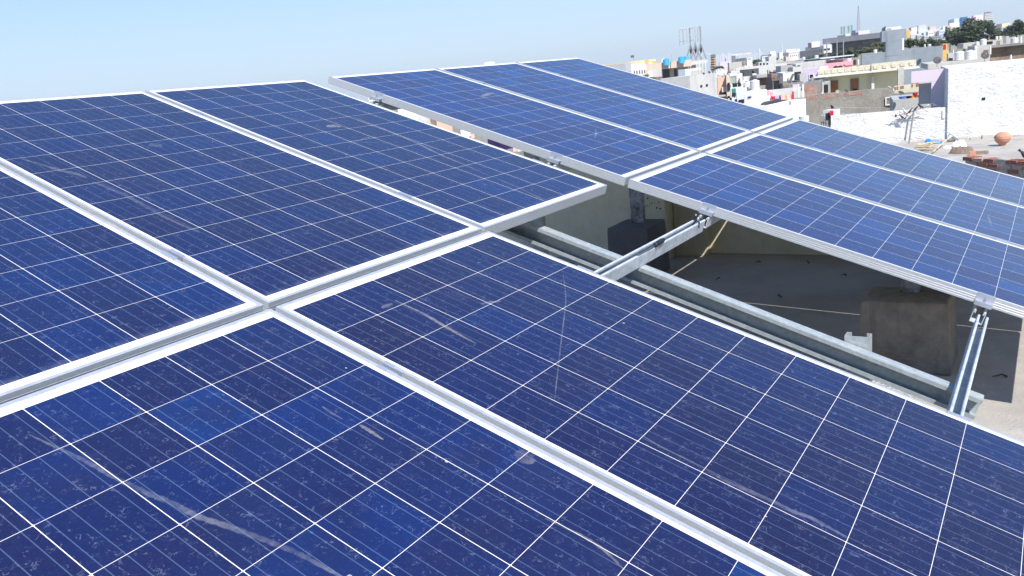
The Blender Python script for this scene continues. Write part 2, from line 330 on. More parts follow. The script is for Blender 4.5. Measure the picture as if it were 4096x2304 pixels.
# ------------------------------------------------------------------ mesh builder
COL = S.collection
class MB:
    def __init__(s): s.v = []; s.f = []; s.m = []; s.uv = None
    def face(s, pts, m=0):
        i = len(s.v); s.v += [tuple(p) for p in pts]; s.f.append(tuple(range(i, i + len(pts)))); s.m.append(m)
    def hexa(s, p, m=0):   # p: 4 bottom then 4 top, ccw
        i = len(s.v); s.v += [tuple(q) for q in p]
        for f in ((3, 2, 1, 0), (4, 5, 6, 7), (0, 1, 5, 4), (1, 2, 6, 5), (2, 3, 7, 6), (3, 0, 4, 7)):
            s.f.append(tuple(i + k for k in f)); s.m.append(m)
    def box(s, x0, y0, z0, x1, y1, z1, m=0):
        s.hexa([(x0, y0, z0), (x1, y0, z0), (x1, y1, z0), (x0, y1, z0), (x0, y0, z1), (x1, y0, z1), (x1, y1, z1), (x0, y1, z1)], m)
    def obox(s, o, d, n, a0, a1, b0, b1, z0, z1, m=0):   # o + a*d + b*n
        o = Vector(o); P = lambda a, b, z: (o.x + a * d.x + b * n.x, o.y + a * d.y + b * n.y, z)
        s.hexa([P(a0, b0, z0), P(a1, b0, z0), P(a1, b1, z0), P(a0, b1, z0), P(a0, b0, z1), P(a1, b0, z1), P(a1, b1, z1), P(a0, b1, z1)], m)
    def extr(s, prof, ax, a0, a1, m=0, caps=True):
        """closed profile (u,v) extruded along axis x ('x': u->y v->z) or y ('y': u->x v->z)"""
        i = len(s.v); n = len(prof)
        for a in (a0, a1):
            for u, v in prof: s.v.append((a, u, v) if ax == 'x' else (u, a, v))
        for k in range(n):
            k2 = (k + 1) % n; s.f.append((i + k, i + k2, i + n + k2, i + n + k)); s.m.append(m)
        if caps:
            s.f.append(tuple(i + k for k in range(n))[::-1]); s.m.append(m)
            s.f.append(tuple(i + n + k for k in range(n))); s.m.append(m)
    def tube(s, pts, r, seg=8, m=0, taper=None):
        pts = [Vector(p) for p in pts]; i0 = len(s.v); n = len(pts)
        for k, p in enumerate(pts):
            t = (pts[min(k + 1, n - 1)] - pts[max(k - 1, 0)]).normalized()
            a = t.cross(Vector((0, 0, 1)) if abs(t.z) < .9 else Vector((1, 0, 0))).normalized(); b = t.cross(a)
            rr = r if taper is None else r + (taper - r) * k / (n - 1)
            for j in range(seg):
                an = 2 * math.pi * j / seg; q = p + (a * math.cos(an) + b * math.sin(an)) * rr; s.v.append(tuple(q))
        for k in range(n - 1):
            for j in range(seg):
                j2 = (j + 1) % seg; s.f.append((i0 + k * seg + j, i0 + k * seg + j2, i0 + (k + 1) * seg + j2, i0 + (k + 1) * seg + j)); s.m.append(m)
        s.f.append(tuple(i0 + j for j in range(seg))[::-1]); s.m.append(m); s.f.append(tuple(i0 + (n - 1) * seg + j for j in range(seg))); s.m.append(m)
    def lathe(s, prof, c=(0, 0, 0), seg=20, m=0, axis=None, cap=True):
        """prof list of (r,z); axis optional direction"""
        c = Vector(c); q = (Vector(axis).normalized().to_track_quat('Z', 'Y') if axis is not None else None); i0 = len(s.v)
        for r, z in prof:
            for j in range(seg):
                an = 2 * math.pi * j / seg; p = Vector((r * math.cos(an), r * math.sin(an), z))
                if q is not None: p = q @ p
                s.v.append(tuple(c + p))
        for k in range(len(prof) - 1):
            for j in range(seg):
                j2 = (j + 1) % seg; s.f.append((i0 + k * seg + j, i0 + k * seg + j2, i0 + (k + 1) * seg + j2, i0 + (k + 1) * seg + j)); s.m.append(m)
        if cap:
            s.f.append(tuple(i0 + j for j in range(seg))[::-1]); s.m.append(m); k = len(prof) - 1
            s.f.append(tuple(i0 + k * seg + j for j in range(seg))); s.m.append(m)
    def build(s, name, mats, parent=None, smooth=False, uvs=None, local=True):
        if not isinstance(mats, (list, tuple)): mats = [mats]
        me = bpy.data.meshes.new(name); v = s.v
        if parent is not None and not local:
            inv = parent.matrix_world.inverted() if False else mat_of(parent).inverted(); v = [tuple(inv @ Vector(p)) for p in v]
        me.from_pydata(v, [], s.f)
        for mt in mats: me.materials.append(mt)
        if len(mats) > 1: me.polygons.foreach_set('material_index', s.m)
        if smooth: me.polygons.foreach_set('use_smooth', [True] * len(me.polygons))
        if uvs is not None:
            ul = me.uv_layers.new(name='UVMap'); ul.data.foreach_set('uv', uvs)
        me.update()
        o = bpy.data.objects.new(name, me); COL.objects.link(o)
        if parent is not None: o.parent = parent
        return o
def mat_of(o):
    m = Matrix.Translation(o.location) @ o.rotation_euler.to_matrix().to_4x4()
    return mat_of(o.parent) @ m if o.parent else m
def tag(o, label, cat, group=None, kind=None):
    if label: o['label'] = label
    if cat: o['category'] = cat
    if group: o['group'] = group
    if kind: o['kind'] = kind
    return o
def thing(name, label, cat, loc=(0, 0, 0), rot=(0, 0, 0), group=None):
    o = bpy.data.objects.new(name, None); COL.objects.link(o); o.location = loc; o.rotation_euler = rot
    o.empty_display_size = .2
    return tag(o, label, cat, group)
def single(mb, name, mat, label, cat, group=None, smooth=False):
    """world-space mesh as a thing with its origin at its base centre"""
    xs = [p[0] for p in mb.v]; ys = [p[1] for p in mb.v]; zs = [p[2] for p in mb.v]
    c = Vector(((min(xs) + max(xs)) / 2, (min(ys) + max(ys)) / 2, min(zs)))
    mb.v = [(p[0] - c.x, p[1] - c.y, p[2] - c.z) for p in mb.v]
    o = mb.build(name, mat, smooth=smooth); o.location = c
    return tag(o, label, cat, group)
def child(mb, name, mat, parent, smooth=False, uvs=None): return mb.build(name, mat, parent, smooth, uvs, local=False)

# ================================================================== SOLAR PANELS
PW, PL = .992, 1.956
GX, GY, GXR, GYR = .0187, .0264, .0270, .0207
XO, YO, ZO, TX = 2.2123, .0078, .0009, .0059
def frame_mb():
    prof = [(0, .0016), (.0105, .0016), (.0105, -.0004), (.0026, -.0004), (.0026, -.0375), (.026, -.0375), (.026, -.040), (0, -.040)]
    g = []
    for z in (-.032, -.0225, -.013):       # fine ribs along the outer side
        g += [(0, z - .0012), (-.0005, z - .0006), (-.0005, z + .0006), (0, z + .0012)]
    prof = prof + g + [(0, -.003)]
    mb = MB(); n = len(prof)
    for u, z in prof: mb.v += [(u, u, z), (PW - u, u, z), (PW - u, PL - u, z), (u, PL - u, z)]
    for k in range(n):
        k2 = (k + 1) % n
        for j in range(4):
            j2 = (j + 1) % 4; mb.f.append((k * 4 + j, k2 * 4 + j, k2 * 4 + j2, k * 4 + j2)); mb.m.append(0)
    return mb
def cells_mb():
    mb = MB(); uv = []; cyy = .1559; px, py, c = .1581, .1570, .1565
    x0 = (PW - 6 * px) / 2; y0 = (PL - 12 * py) / 2
    for i in range(6):
        for j in range(12):
            ax = x0 + i * px + (px - c) / 2; ay = y0 + j * py + (py - cyy) / 2; k = .0015
            cx = [(ax + k, ay), (ax + c - k, ay), (ax + c, ay + k), (ax + c, ay + cyy - k), (ax + c - k, ay + cyy), (ax + k, ay + cyy), (ax, ay + cyy - k), (ax, ay + k)]
            mb.face([(x, y, -.0004) for x, y in cx])
            for x, y in cx: uv += [i + .001 + .998 * (x - ax) / c, j + .001 + .998 * (y - ay) / cyy]
    return mb, uv
proto = None
panels = {}
def make_panel(key, label, loc, rot):
    global proto
    grp = 'blue solar panels of the rooftop arrays'
    if proto is None:
        t = thing('solar_panel', label, 'solar panel', loc, rot, grp)
        f = frame_mb().build('frame', M['alu'], t)
        mb = MB(); mb.box(.009, .009, -.006, PW - .009, PL - .009, -.0005); mb.build('backsheet', M['backsheet'], t)
        cm, uv = cells_mb(); cm.build('solar_cells', M['cells'], t, uvs=uv)
        proto = t
    else:
        t = proto.copy(); COL.objects.link(t); t.location = loc; t.rotation_euler = rot; t['label'] = label
        for ch in list(proto.children):
            if ch.name.split('.')[0] in ('frame', 'backsheet', 'solar_cells'):
                c = ch.copy(); COL.objects.link(c); c.parent = t
    tint = {('L', -1, 1): (.85, 1.4, 1.35, 1), ('L', -1, 0): (.85, 1.3, 1.2, 1), ('L', 0, 0): (1, .7, .85, 1), ('L', 1, 0): (1.05, .72, .88, 1), ('L', 0, 1): (1, .62, .84, 1)}.get(key, (2.0, 2.2, 1.9, 1))
    for ch in t.children:
        if ch.name.startswith('solar_cells'): ch.color = tint
    panels[key] = t
    return t
def addL(col, row, label):
    sl = .0018 if row == 0 else -.0072
    X = col * (PW + GX)
    if row == 0: y, z = GY / 2, sl * GY / 2
    else: y = -GY / 2 - PL; z = sl * y
    if row == 1: 
        pass
    make_panel(('L', col, row), label, AW(X, y, z), (TH + math.atan(sl), 0, 0))
def addR(col, row, label):
    sl = .0044 if row == 0 else -.0090
    X = col * (PW + GXR)
    y = GYR / 2 if row == 0 else -GYR / 2 - PL
    make_panel(('R', col, row), label, AW(XO + X, YO + y, ZO + TX * X + sl * y), (TH + math.atan(sl), -TX, 0))
addL(-1, 1, 'nearest solar panel at bottom left, with a long curved pale dirt streak')
addL(0, 1, 'near row solar panel beside the open gap, left of the steel beam')
addL(-1, 0, 'solar panel at the left border with silt along its right frame')
addL(0, 0, 'second solar panel from the left in the back row, pale curved streak')
addL(1, 0, 'solar panel whose free corner juts out over the steel beam')
addR(0, 0, 'back row solar panel just right of the narrow slit, tall grey frame side showing')
addR(1, 0, 'middle solar panel of the three in the back row of the right array')
addR(2, 0, 'farthest back row solar panel of the right array, nearest the city')
addR(0, 1, 'solar panel bordering the open gap on the right, two clamps on its left frame')
addR(1, 1, 'middle solar panel of the three in the near row of the right array')
addR(2, 1, 'solar panel at the right border, its outer edge against the neighbouring roof')

for r_, lb in ((0, 'outermost left panel of the back row, unseen, added to shade the underside'), (1, 'outermost left panel of the near row, unseen, added to shade the underside')): addL(-2, r_, lb)  # unseen column, added as an occluder to darken the space below the array
# dirt streaks lying on the glass, each a part of its panel
def ribbon(key, pts, w0, w1, mat, name='dirt_streak', conv=None):
    t = panels[key]; inv = mat_of(t).inverted()
    P = []
    for (px, py) in pts:
        x, y = pix_arr(px, py); q = inv @ AW(x, y, 0); P.append(Vector((q.x, q.y, 0)))
    # smooth with catmull-rom
    Q = []
    n = len(P)
    for i in range(n - 1):
        p0, p1, p2, p3 = P[max(i - 1, 0)], P[i], P[i + 1], P[min(i + 2, n - 1)]
        for k in range(6):
            u = k / 6; Q.append(.5 * ((2 * p1) + (-p0 + p2) * u + (2 * p0 - 5 * p1 + 4 * p2 - p3) * u * u + (-p0 + 3 * p1 - 3 * p2 + p3) * u ** 3))
    Q.append(P[-1]); n = len(Q)
    mb = MB(); uv = []; rows = []
    for i, q in enumerate(Q):
        d = (Q[min(i + 1, n - 1)] - Q[max(i - 1, 0)]); d.normalize(); nr = Vector((-d.y, d.x, 0))
        u = i / (n - 1); w = (w0 + (w1 - w0) * u) * (math.sin(math.pi * min(1, max(0, u * .96 + .02))) ** .5) * (1 + .15 * math.sin(i * 2.1))
        rows.append((q + nr * w / 2, q - nr * w / 2, u))
    for i in range(n - 1):
        a, b, u0 = rows[i]; c, d, u1 = rows[i + 1]
        mb.face([(a.x, a.y, .0001), (b.x, b.y, .0001), (d.x, d.y, .0001), (c.x, c.y, .0001)]); uv += [u0, 0, u0, 1, u1, 1, u1, 0]
    mb.build(name, mat, t, uvs=uv)
s_ = 1000 / 1802
def Q4(x, y): return (x * s_, 1500 + y * s_)
def Q5(x, y): return (1200 + x * s_, 1500 + y * s_)
ribbon(('L', -1, 1), [Q4(*p) for p in ((205, 430), (330, 490), (480, 560), (640, 640), (880, 775), (1060, 860), (1240, 935), (1420, 1030), (1600, 1090), (1800, 1165), (1960, 1225), (2160, 1310), (2360, 1420), (2470, 1480))], .012, .019, M['dirt'])
ribbon(('L', -1, 1), [Q5(*p) for p in ((430, 370), (480, 400), (540, 440), (600, 480))], .016, .009, M['dirt2'])
ribbon(('L', -1, 1), [Q5(*p) for p in ((160, 235), (230, 285), (310, 330))], .011, .006, M['dirt'])
ribbon(('L', -1, 1), [Q5(*p) for p in ((1760, 1055), (1900, 1120), (2060, 1200), (2200, 1300), (2330, 1430))], .006, .012, M['dirt2'])
ribbon(('L', -1, 1), [Q5(*p) for p in ((1570, 560), (1610, 600), (1660, 660))], .05, .05, M['dirt3'])
c4 = 1100 / 2576
ribbon(('L', 0, 0), [(x * c4, 350 + y * c4) for x, y in ((190, 670), (380, 725), (560, 780), (700, 810), (810, 850))], .012, .035, M['dirt'])
ribbon(('L', 0, 0), [(x * c4, 350 + y * c4) for x, y in ((870, 890), (1000, 940), (1200, 1030), (1350, 1110), (1550, 1220), (1750, 1310), (1870, 1360))], .022, .014, M['dirt'])
ribbon(('L', 0, 0), [(x * c4, 350 + y * c4) for x, y in ((1390, 540), (1450, 545), (1520, 545))], .05, .05, M['dirt'])
ribbon(('L', 1, 0), [(1400 + x * c4, 400 + y * c4) for x, y in ((40, 165), (150, 210), (400, 310), (640, 415), (880, 530), (1100, 620), (1300, 710))], .02, .012, M['dirt2'])
ribbon(('L', 1, 0), [(1400 + x * c4, 400 + y * c4) for x, y in ((1370, 735), (1500, 790), (1620, 840), (1740, 900), (1830, 940))], .008, .012, M['dirt2'])
ribbon(('L', 1, 0), [(1400 + x * c4, 400 + y * c4) for x, y in ((80, 400), (200, 400), (370, 408))], .008, .012, M['dirt'])
ribbon(('L', 1, 0), [(1400 + x * c4, 400 + y * c4) for x, y in ((0, 435), (80, 385), (150, 360), (240, 340))], .008, .012, M['dirt'])
ribbon(('L', 1, 0), [(500 + x * .3882, 280 + y * .3882) for x, y in ((2080, 590), (2150, 580), (2230, 590))], .05, .05, M['dirt2'])
c8 = 1200 / 2470
ribbon(('L', 0, 1), [(2896 + x * c8, 1600 + y * c8) for x, y in ((-700, 300), (-520, 410), (-300, 520), (-120, 620), (0, 690), (200, 780), (380, 860), (560, 950), (700, 1000), (900, 1110), (1000, 1170))], .010, .022, M['dirt'])
ribbon(('L', 0, 1), [(900 + x * c4, 700 + y * c4) for x, y in ((1590, 1175), (1700, 1230), (1850, 1300), (2000, 1390), (2150, 1480), (2350, 1590))], .010, .018, M['dirt2'])
ribbon(('L', 0, 1), [(900 + x * c4, 700 + y * c4) for x, y in ((1470, 1250), (1520, 1225), (1570, 1210))], .022, .016, M['dirt'])
ribbon(('L', 0, 1), [(900 + x * c4, 700 + y * c4) for x, y in ((2410, 1215), (2480, 1200), (2590, 1188))], .02, .012, M['dirt'])
ribbon(('L', 0, 1), [(2250, 1085), (2262, 1180), (2258, 1250), (2240, 1400), (2215, 1620)], .003, .006, M['dirt3'])
c5 = 1200 / 2576
ribbon(('R', 0, 0), [(1300 + x * c5, 280 + y * c5) for x, y in ((1340, 245), (1390, 225), (1450, 210))], .05, .03, M['dirt2'])
ribbon(('R', 0, 0), [(1300 + x * c5, 280 + y * c5) for x, y in ((1420, 280), (1530, 278), (1650, 270))], .012, .012, M['dirt2'])
ribbon(('R', 0, 0), [(1300 + x * c5, 280 + y * c5) for x, y in ((1880, 465), (1980, 475), (2060, 468), (2140, 455))], .012, .012, M['dirt'])
ribbon(('R', 0, 0), [(1300 + x * c5, 280 + y * c5) for x, y in ((2310, 590), (2325, 560), (2322, 520))], .02, .016, M['dirt'])
ribbon(('R', 2, 1), [(3300 + x * .309, 400 + y * .309) for x, y in ((1700, 1000), (1740, 1050), (1790, 1130))], .02, .015, M['dirt'])
ribbon(('R', 2, 1), [(3300 + x * .309, 400 + y * .309) for x, y in ((1310, 1005), (1450, 1005), (1620, 980))], .012, .012, M['dirt'])
ribbon(('R', 2, 1), [(3300 + x * .309, 400 + y * .309) for x, y in ((1350, 870), (1400, 920), (1470, 960))], .010, .010, M['dirt'])
ribbon(('R', 1, 1), [(2400 + x * .6584, 500 + y * .6584) for x, y in ((1850, 515), (1910, 500), (1970, 485))], .014, .02, M['dirt'])
ribbon(('R', 1, 1), [(2400 + x * .6584, 500 + y * .6584) for x, y in ((2345, 575), (2360, 610), (2370, 650))], .02, .012, M['dirt'])
ribbon(('R', 1, 0), [(3000 - 400 + x * .276, 200 + y * .276) for x, y in ((20, 880), (80, 920), (200, 960), (300, 990))], .012, .02, M['dirt'])
# silt line along the frame of the left border panel
ribbon(('L', -1, 0), [(175, 735), (330, 828), (500, 930), (700, 1048), (860, 1140)], .016, .016, M['edgedust'], 'silt_line')

# tiny print on the white margins
def print_on(key, lx, ly, lines, size, rotz):
    t = panels[key]
    for k, s in enumerate(lines):
        cu = bpy.data.curves.new('printed_text', 'FONT'); cu.body = s; cu.size = size; cu.extrude = 0
        o = bpy.data.objects.new('printed_text', cu); COL.objects.link(o)
        o.parent = t; a = rotz
        me = bpy.data.meshes.new_from_object(o); bpy.data.objects.remove(o); me.materials.clear(); me.materials.append(M['ink'])
        o = bpy.data.objects.new('printed_text', me); COL.objects.link(o); o.parent = t
        o.location = (lx + (size * 1.1 * k) * math.sin(a), ly - (size * 1.1 * k) * math.cos(a), .0009); o.rotation_euler = (0, 0, a)
for key in panels:
    if key[0] == 'L':
        if key[2] == 1:
            yy = PL - .016
            print_on(key, .36, yy, ['MADE IN INDIA', '2017'], .0085, 0)
            print_on(key, .60, yy + .003, ['14125000', '7204118'], .008, 0); print_on(key, .85, yy, ['AX567'], .009, 0)
        else:
            print_on(key, .55, .024, ['14125000', '7204118'], .008, 0); print_on(key, .15, .018, ['88001'], .009, 0)
for key, x, y in ((('L', -1, 0), .905, .020), (('L', 0, 1), .115, PL - .020), (('L', 0, 0), .905, .018)):
    mb = MB(); mb.lathe([(.0045, .0007), (.0045, .0012)], (x, y, 0), 10); mb.build('round_sticker', M['yellow_dot'], panels[key])

# ================================================================== RAILS, CLAMPS, BEAMS
def rail_prof(y, zt=-.0405, h=.058, w=.040, t=.0028):
    a, b = y - w / 2, y + w / 2; zb = zt - h; r = .005
    o = [(a, zb), (b, zb), (b, zt - r), (b - .0015, zt - .0015), (b - r, zt), (b - 2 * r + .0015, zt - .0015), (b - 2 * r, zt - r), (b - 2 * r, zt - 2.4 * r), (b - 2 * r + t * .6, zt - 2.4 * r), (b - t, zt - r * 1.2), (b - t, zb + t),
         (a + t, zb + t), (a + t, zt - r * 1.2), (a + 2 * r - t * .6, zt - 2.4 * r), (a + 2 * r, zt - 2.4 * r), (a + 2 * r, zt - r), (a + 2 * r - .0015, zt - .0015), (a + r, zt), (a + .0015, zt - .0015), (a, zt - r)]
    return o
def arr_thing(name, label, cat, X, Y, Z, group=None): return thing(name, label, cat, AW(X, Y, Z), (TH, 0, 0), group)
def mid_clamp(parent, lx, ly, gap):
    h = gap / 2
    pr = [(-h - .011, .0018), (-h - .011, .0048), (-h + .001, .0048), (-h + .001, -.02), (h - .001, -.02), (h - .001, .0048), (h + .011, .0048), (h + .011, .0018), (h + .0005, .0018), (h + .0005, -.0225), (-h - .0005, -.0225), (-h - .0005, .0018)]
    # thin-walled hat section: outer minus inner drawn as one loop
    pr = [(-h - .011, .0018), (-h + .0012, .0018), (-h + .0012, -.024), (h - .0012, -.024), (h - .0012, .0018), (h + .011, .0018), (h + .011, .0046), (h - .0036, .0046), (h - .0036, -.0215), (-h + .0036, -.0215), (-h + .0036, .0046), (-h - .011, .0046)]
    mb = MB(); mb.extr([(lx + u, v) for u, v in pr], 'y', ly - .03, ly + .03); c = mb.build('clamp', M['clampalu'], parent)
    b = MB(); b.lathe([(.0045, -.0215), (.0045, -.015)], (lx, ly, 0), 6); b.build('bolt', M['bolt'], c)
def end_clamp(parent, lx, ly, top=0.0):
    pr = [(.011, .0018), (.011, .0048), (-.0032, .0048), (-.0032, -.0215), (-.030, -.0215), (-.030, -.0385), (-.0275, -.0385), (-.0275, -.0245), (-.0004, -.0245), (-.0004, .0018)]
    mb = MB(); mb.extr([(lx + u, v + top) for u, v in pr], 'y', ly - .0325, ly + .0325); c = mb.build('clamp', M['clampalu'], parent)
    b = MB(); b.lathe([(.0055, -.0215 + top), (.0055, -.016 + top), (.003, -.0155 + top), (.003, -.006 + top)], (lx - .015, ly, 0), 6); b.build('bolt', M['bolt'], c)
RY = {(1, 'a'): -.416, (1, 'b'): -1.597, (0, 'a'): .392, (0, 'b'): 1.585}
names = {(1, 'a'): 'near left row, crossing the open gap above the beam', (1, 'b'): 'near left row, where the steel beam ends',
         (0, 'a'): 'lower half of the back left row', (0, 'b'): 'upper half of the back left row'}
for (row, ab), y in RY.items():
    x0, x1 = -1.15, (2.135 if row == 1 else 2.12)
    t = arr_thing('mounting_rail', 'galvanised rail under the ' + names[(row, ab)], 'rail', x0, y, 0, 'galvanised mounting rails under the panels')
    mb = MB(); mb.extr(rail_prof(0), 'x', 0, x1 - x0 - (.0 if row == 1 else 0)); mb.build('channel', M['galv2'], t)
    cols = (0,) if row == 1 else (0, 1)
    for c in cols: mid_clamp(t, c * (PW + GX) - GX / 2 - x0, 0, GX)
    if row == 1:   # end clamp turned round on the right edge of the near panel
        lx = PW - x0; zz = -.0072 * y
        pr = [(-.011, .0018), (.0004, .0018), (.0004, -.0245), (.03, -.0245), (.03, -.0215), (.0032, -.0215), (.0032, .0048), (-.011, .0048)]
        mb = MB(); mb.extr([(lx + u, v + zz) for u, v in pr], 'y', -.03, .03); c = mb.build('clamp', M['clampalu'], t)
        b = MB(); b.lathe([(.0055, -.0215 + zz), (.0055, -.016 + zz)], (lx + .016, 0, 0), 6); b.build('bolt', M['bolt'], c)
    else:
        lx = PW + (PW + GX) - x0
        pr = [(-.011, .0018), (.0004, .0018), (.0004, -.0245), (.03, -.0245), (.03, -.0215), (.0032, -.0215), (.0032, .0048), (-.011, .0048)]
        mb = MB(); mb.extr([(lx + u, v) for u, v in pr], 'y', -.03, .03); c = mb.build('clamp', M['clampalu'], t)
namesR = {(1, 'a'): 'near right row, open end meeting the gap rail', (1, 'b'): 'near right row, open end below the lowest clamp',
          (0, 'a'): 'back right row, seen in the slit near the jutting corner', (0, 'b'): 'back right row, seen at the far end of the slit'}
for (row, ab), y in {(1, 'a'): -.413, (1, 'b'): -1.582, (0, 'a'): .408, (0, 'b'): 1.589}.items():
    x0 = 2.170
    t = arr_thing('mounting_rail', 'galvanised rail under the ' + namesR[(row, ab)], 'rail', x0, y, ZO, 'galvanised mounting rails under the panels')
    t.rotation_euler = (TH, -TX, 0)
    mb = MB(); mb.extr(rail_prof(0, -.0415, .05, .046), 'x', 0, 3.2); mb.build('channel', M['galv2'], t)
    zz = -.0090 * y if row == 1 else .0044 * y
    end_clamp(t, XO - x0, 0, zz)
    for c in (1, 2): 
        lx = XO + c * (PW + GXR) - GXR / 2 - x0
        pr = [(-.021, .0018), (.021, .0018), (.021, .0048), (-.021, .0048)]
        mb = MB(); mb.extr([(lx + u, v + zz) for u, v in pr], 'y', -.03, .03); c2 = mb.build('clamp', M['clampalu'], t)

def beam(X, y0, y1, label, bolts=True):
    t = arr_thing('steel_beam', label, 'beam', X, 0, -.101, 'sloping galvanised steel beams')
    w, h, k, lp = .050, .074, .0026, .014
    pr = [(0, 0), (.018, 0), (.021, -.0015), (.024, 0), (w, 0), (w, -h), (0, -h), (0, -h + lp), (k, -h + lp), (k, -h + k), (w - k, -h + k), (w - k, -k), (k, -k), (k, -lp), (0, -lp)]
    mb = MB(); mb.extr(pr, 'y', y0, y1); mb.build('channel', M['galv'], t)
    if bolts:
        for yy in (-1.175, -.80):
            b = MB(); b.lathe([(.010, 0), (.010, .007), (.005, .008), (.005, .013)], (w - k, yy, -h * .45), 6, axis=(-1, 0, 0)); b.build('bolt', M['bolt'], t)
    return t
beam(1.452, -1.668, 2.05, 'galvanised steel beam sloping down through the open gap between the arrays')
beam(2.84, -1.70, 2.05, 'galvanised steel beam hidden under the right array, on the brown stained pedestal', False)
beam(4.32, -1.70, 2.05, 'galvanised steel beam hidden under the right array, farthest from the gap', False)
beam(-.55, -1.70, 2.05, 'galvanised steel beam hidden under the left array', False)

def pedestal(name, x, y, w, d, h, mat, label, taper=.02, seed=0):
    rr = random.Random(seed); mb = MB(); j = lambda: rr.uniform(-.008, .008)
    nx = 4; 
    p = [(x - w / 2, y - d / 2, 0), (x + w / 2, y - d / 2, 0), (x + w / 2, y + d / 2, 0), (x - w / 2, y + d / 2, 0)]
    q = [(x - w / 2 + taper + j(), y - d / 2 + taper + j(), h + j()), (x + w / 2 - taper + j(), y - d / 2 + taper + j(), h + j()), (x + w / 2 - taper + j(), y + d / 2 - taper + j(), h + j()), (x - w / 2 + taper + j(), y + d / 2 - taper + j(), h + j())]
    mb.hexa(p + q); o = single(mb, name, mat, label, 'pedestal', 'concrete pedestals under the array posts')
    bv = o.modifiers.new('bevel', 'BEVEL'); bv.width = .012; bv.segments = 2
    return o
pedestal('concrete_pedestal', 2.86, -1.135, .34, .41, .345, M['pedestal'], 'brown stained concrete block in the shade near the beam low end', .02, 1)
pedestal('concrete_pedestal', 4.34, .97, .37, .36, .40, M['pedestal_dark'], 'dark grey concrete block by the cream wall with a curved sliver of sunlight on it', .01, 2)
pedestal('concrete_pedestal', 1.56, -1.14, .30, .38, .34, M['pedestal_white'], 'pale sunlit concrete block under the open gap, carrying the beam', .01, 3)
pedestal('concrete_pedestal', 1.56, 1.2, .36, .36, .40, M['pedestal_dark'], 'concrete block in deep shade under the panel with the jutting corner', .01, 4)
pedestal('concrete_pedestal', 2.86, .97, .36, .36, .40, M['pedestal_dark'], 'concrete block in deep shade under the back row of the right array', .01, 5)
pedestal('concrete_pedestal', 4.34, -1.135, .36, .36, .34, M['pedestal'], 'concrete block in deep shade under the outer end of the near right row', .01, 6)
def cpost(x, y, z0, z1, label, w=.082, d=.045, t=.0035, mat='galv', turn=False):
    mb = MB(); lp = .016
    pr = [(0, -w / 2), (d, -w / 2), (d, -w / 2 + lp), (d - t, -w / 2 + lp), (d - t, -w / 2 + t), (t, -w / 2 + t), (t, w / 2 - t), (d - t, w / 2 - t), (d - t, w / 2 - lp), (d, w / 2 - lp), (d, w / 2), (0, w / 2)]
    n = len(pr); i = 0
    for z in (z0, z1):
        for u, v in pr: mb.v.append((x + u, y + v, z))
    for k in range(n):
        k2 = (k + 1) % n; mb.f.append((k, k2, n + k2, n + k)); mb.m.append(0)
    mb.f.append(tuple(range(n))[::-1]); mb.m.append(0); mb.f.append(tuple(range(n, 2 * n))); mb.m.append(0)
    single(mb, 'support_post', M[mat], label, 'post', 'steel posts holding up the arrays')
def beamz(y): 
    Y = y / cT; return H0 + Y * sT - .101 * cT
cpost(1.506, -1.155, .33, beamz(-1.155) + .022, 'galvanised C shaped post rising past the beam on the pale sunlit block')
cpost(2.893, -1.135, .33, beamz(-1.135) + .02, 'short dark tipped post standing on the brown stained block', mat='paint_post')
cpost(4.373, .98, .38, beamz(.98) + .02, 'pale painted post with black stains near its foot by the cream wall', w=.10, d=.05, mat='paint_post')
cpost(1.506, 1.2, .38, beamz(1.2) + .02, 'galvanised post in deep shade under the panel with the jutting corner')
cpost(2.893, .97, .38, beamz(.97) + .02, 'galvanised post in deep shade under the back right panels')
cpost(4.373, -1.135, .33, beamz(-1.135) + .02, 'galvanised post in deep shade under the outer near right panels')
def onx(px, py, X):
    r = ray(px, py); return CP + r * ((X - CP.x) / r.x)
# cable with connectors on the crossing rail
t = arr_thing('cable', 'black cable with two plugs lying in the rail that crosses the open gap', 'cable', 1.0, -.42, -.04)
mb = MB(); mb.tube([(.0, .0, -.045), (.15, -.0, -.03), (.28, -.005, -.012), (.42, -.012, -.002), (.52, -.014, .004), (.58, -.014, .006)], .003, 8); mb.build('lead', M['cable'], t, smooth=True)
mb = MB(); mb.lathe([(.006, 0), (.010, .004), (.010, .02), (.007, .022), (.007, .03), (.0105, .032), (.0105, .075), (.0075, .08), (.0075, .09)], (.56, -.014, .007), 10, axis=(1, .02, .03)); mb.build('connector', M['black'], t)
mb = MB(); mb.lathe([(.004, 0), (.010, .003), (.011, .02), (.007, .028)], (1.07, .014, .0), 10, axis=(.3, .1, 1)); mb.tube([(1.06, .014, -.02), (1.05, 0, .008), (1.045, -.018, .004), (1.045, -.023, -.02)], .0035, 6); mb.build('connector', M['black'], t)

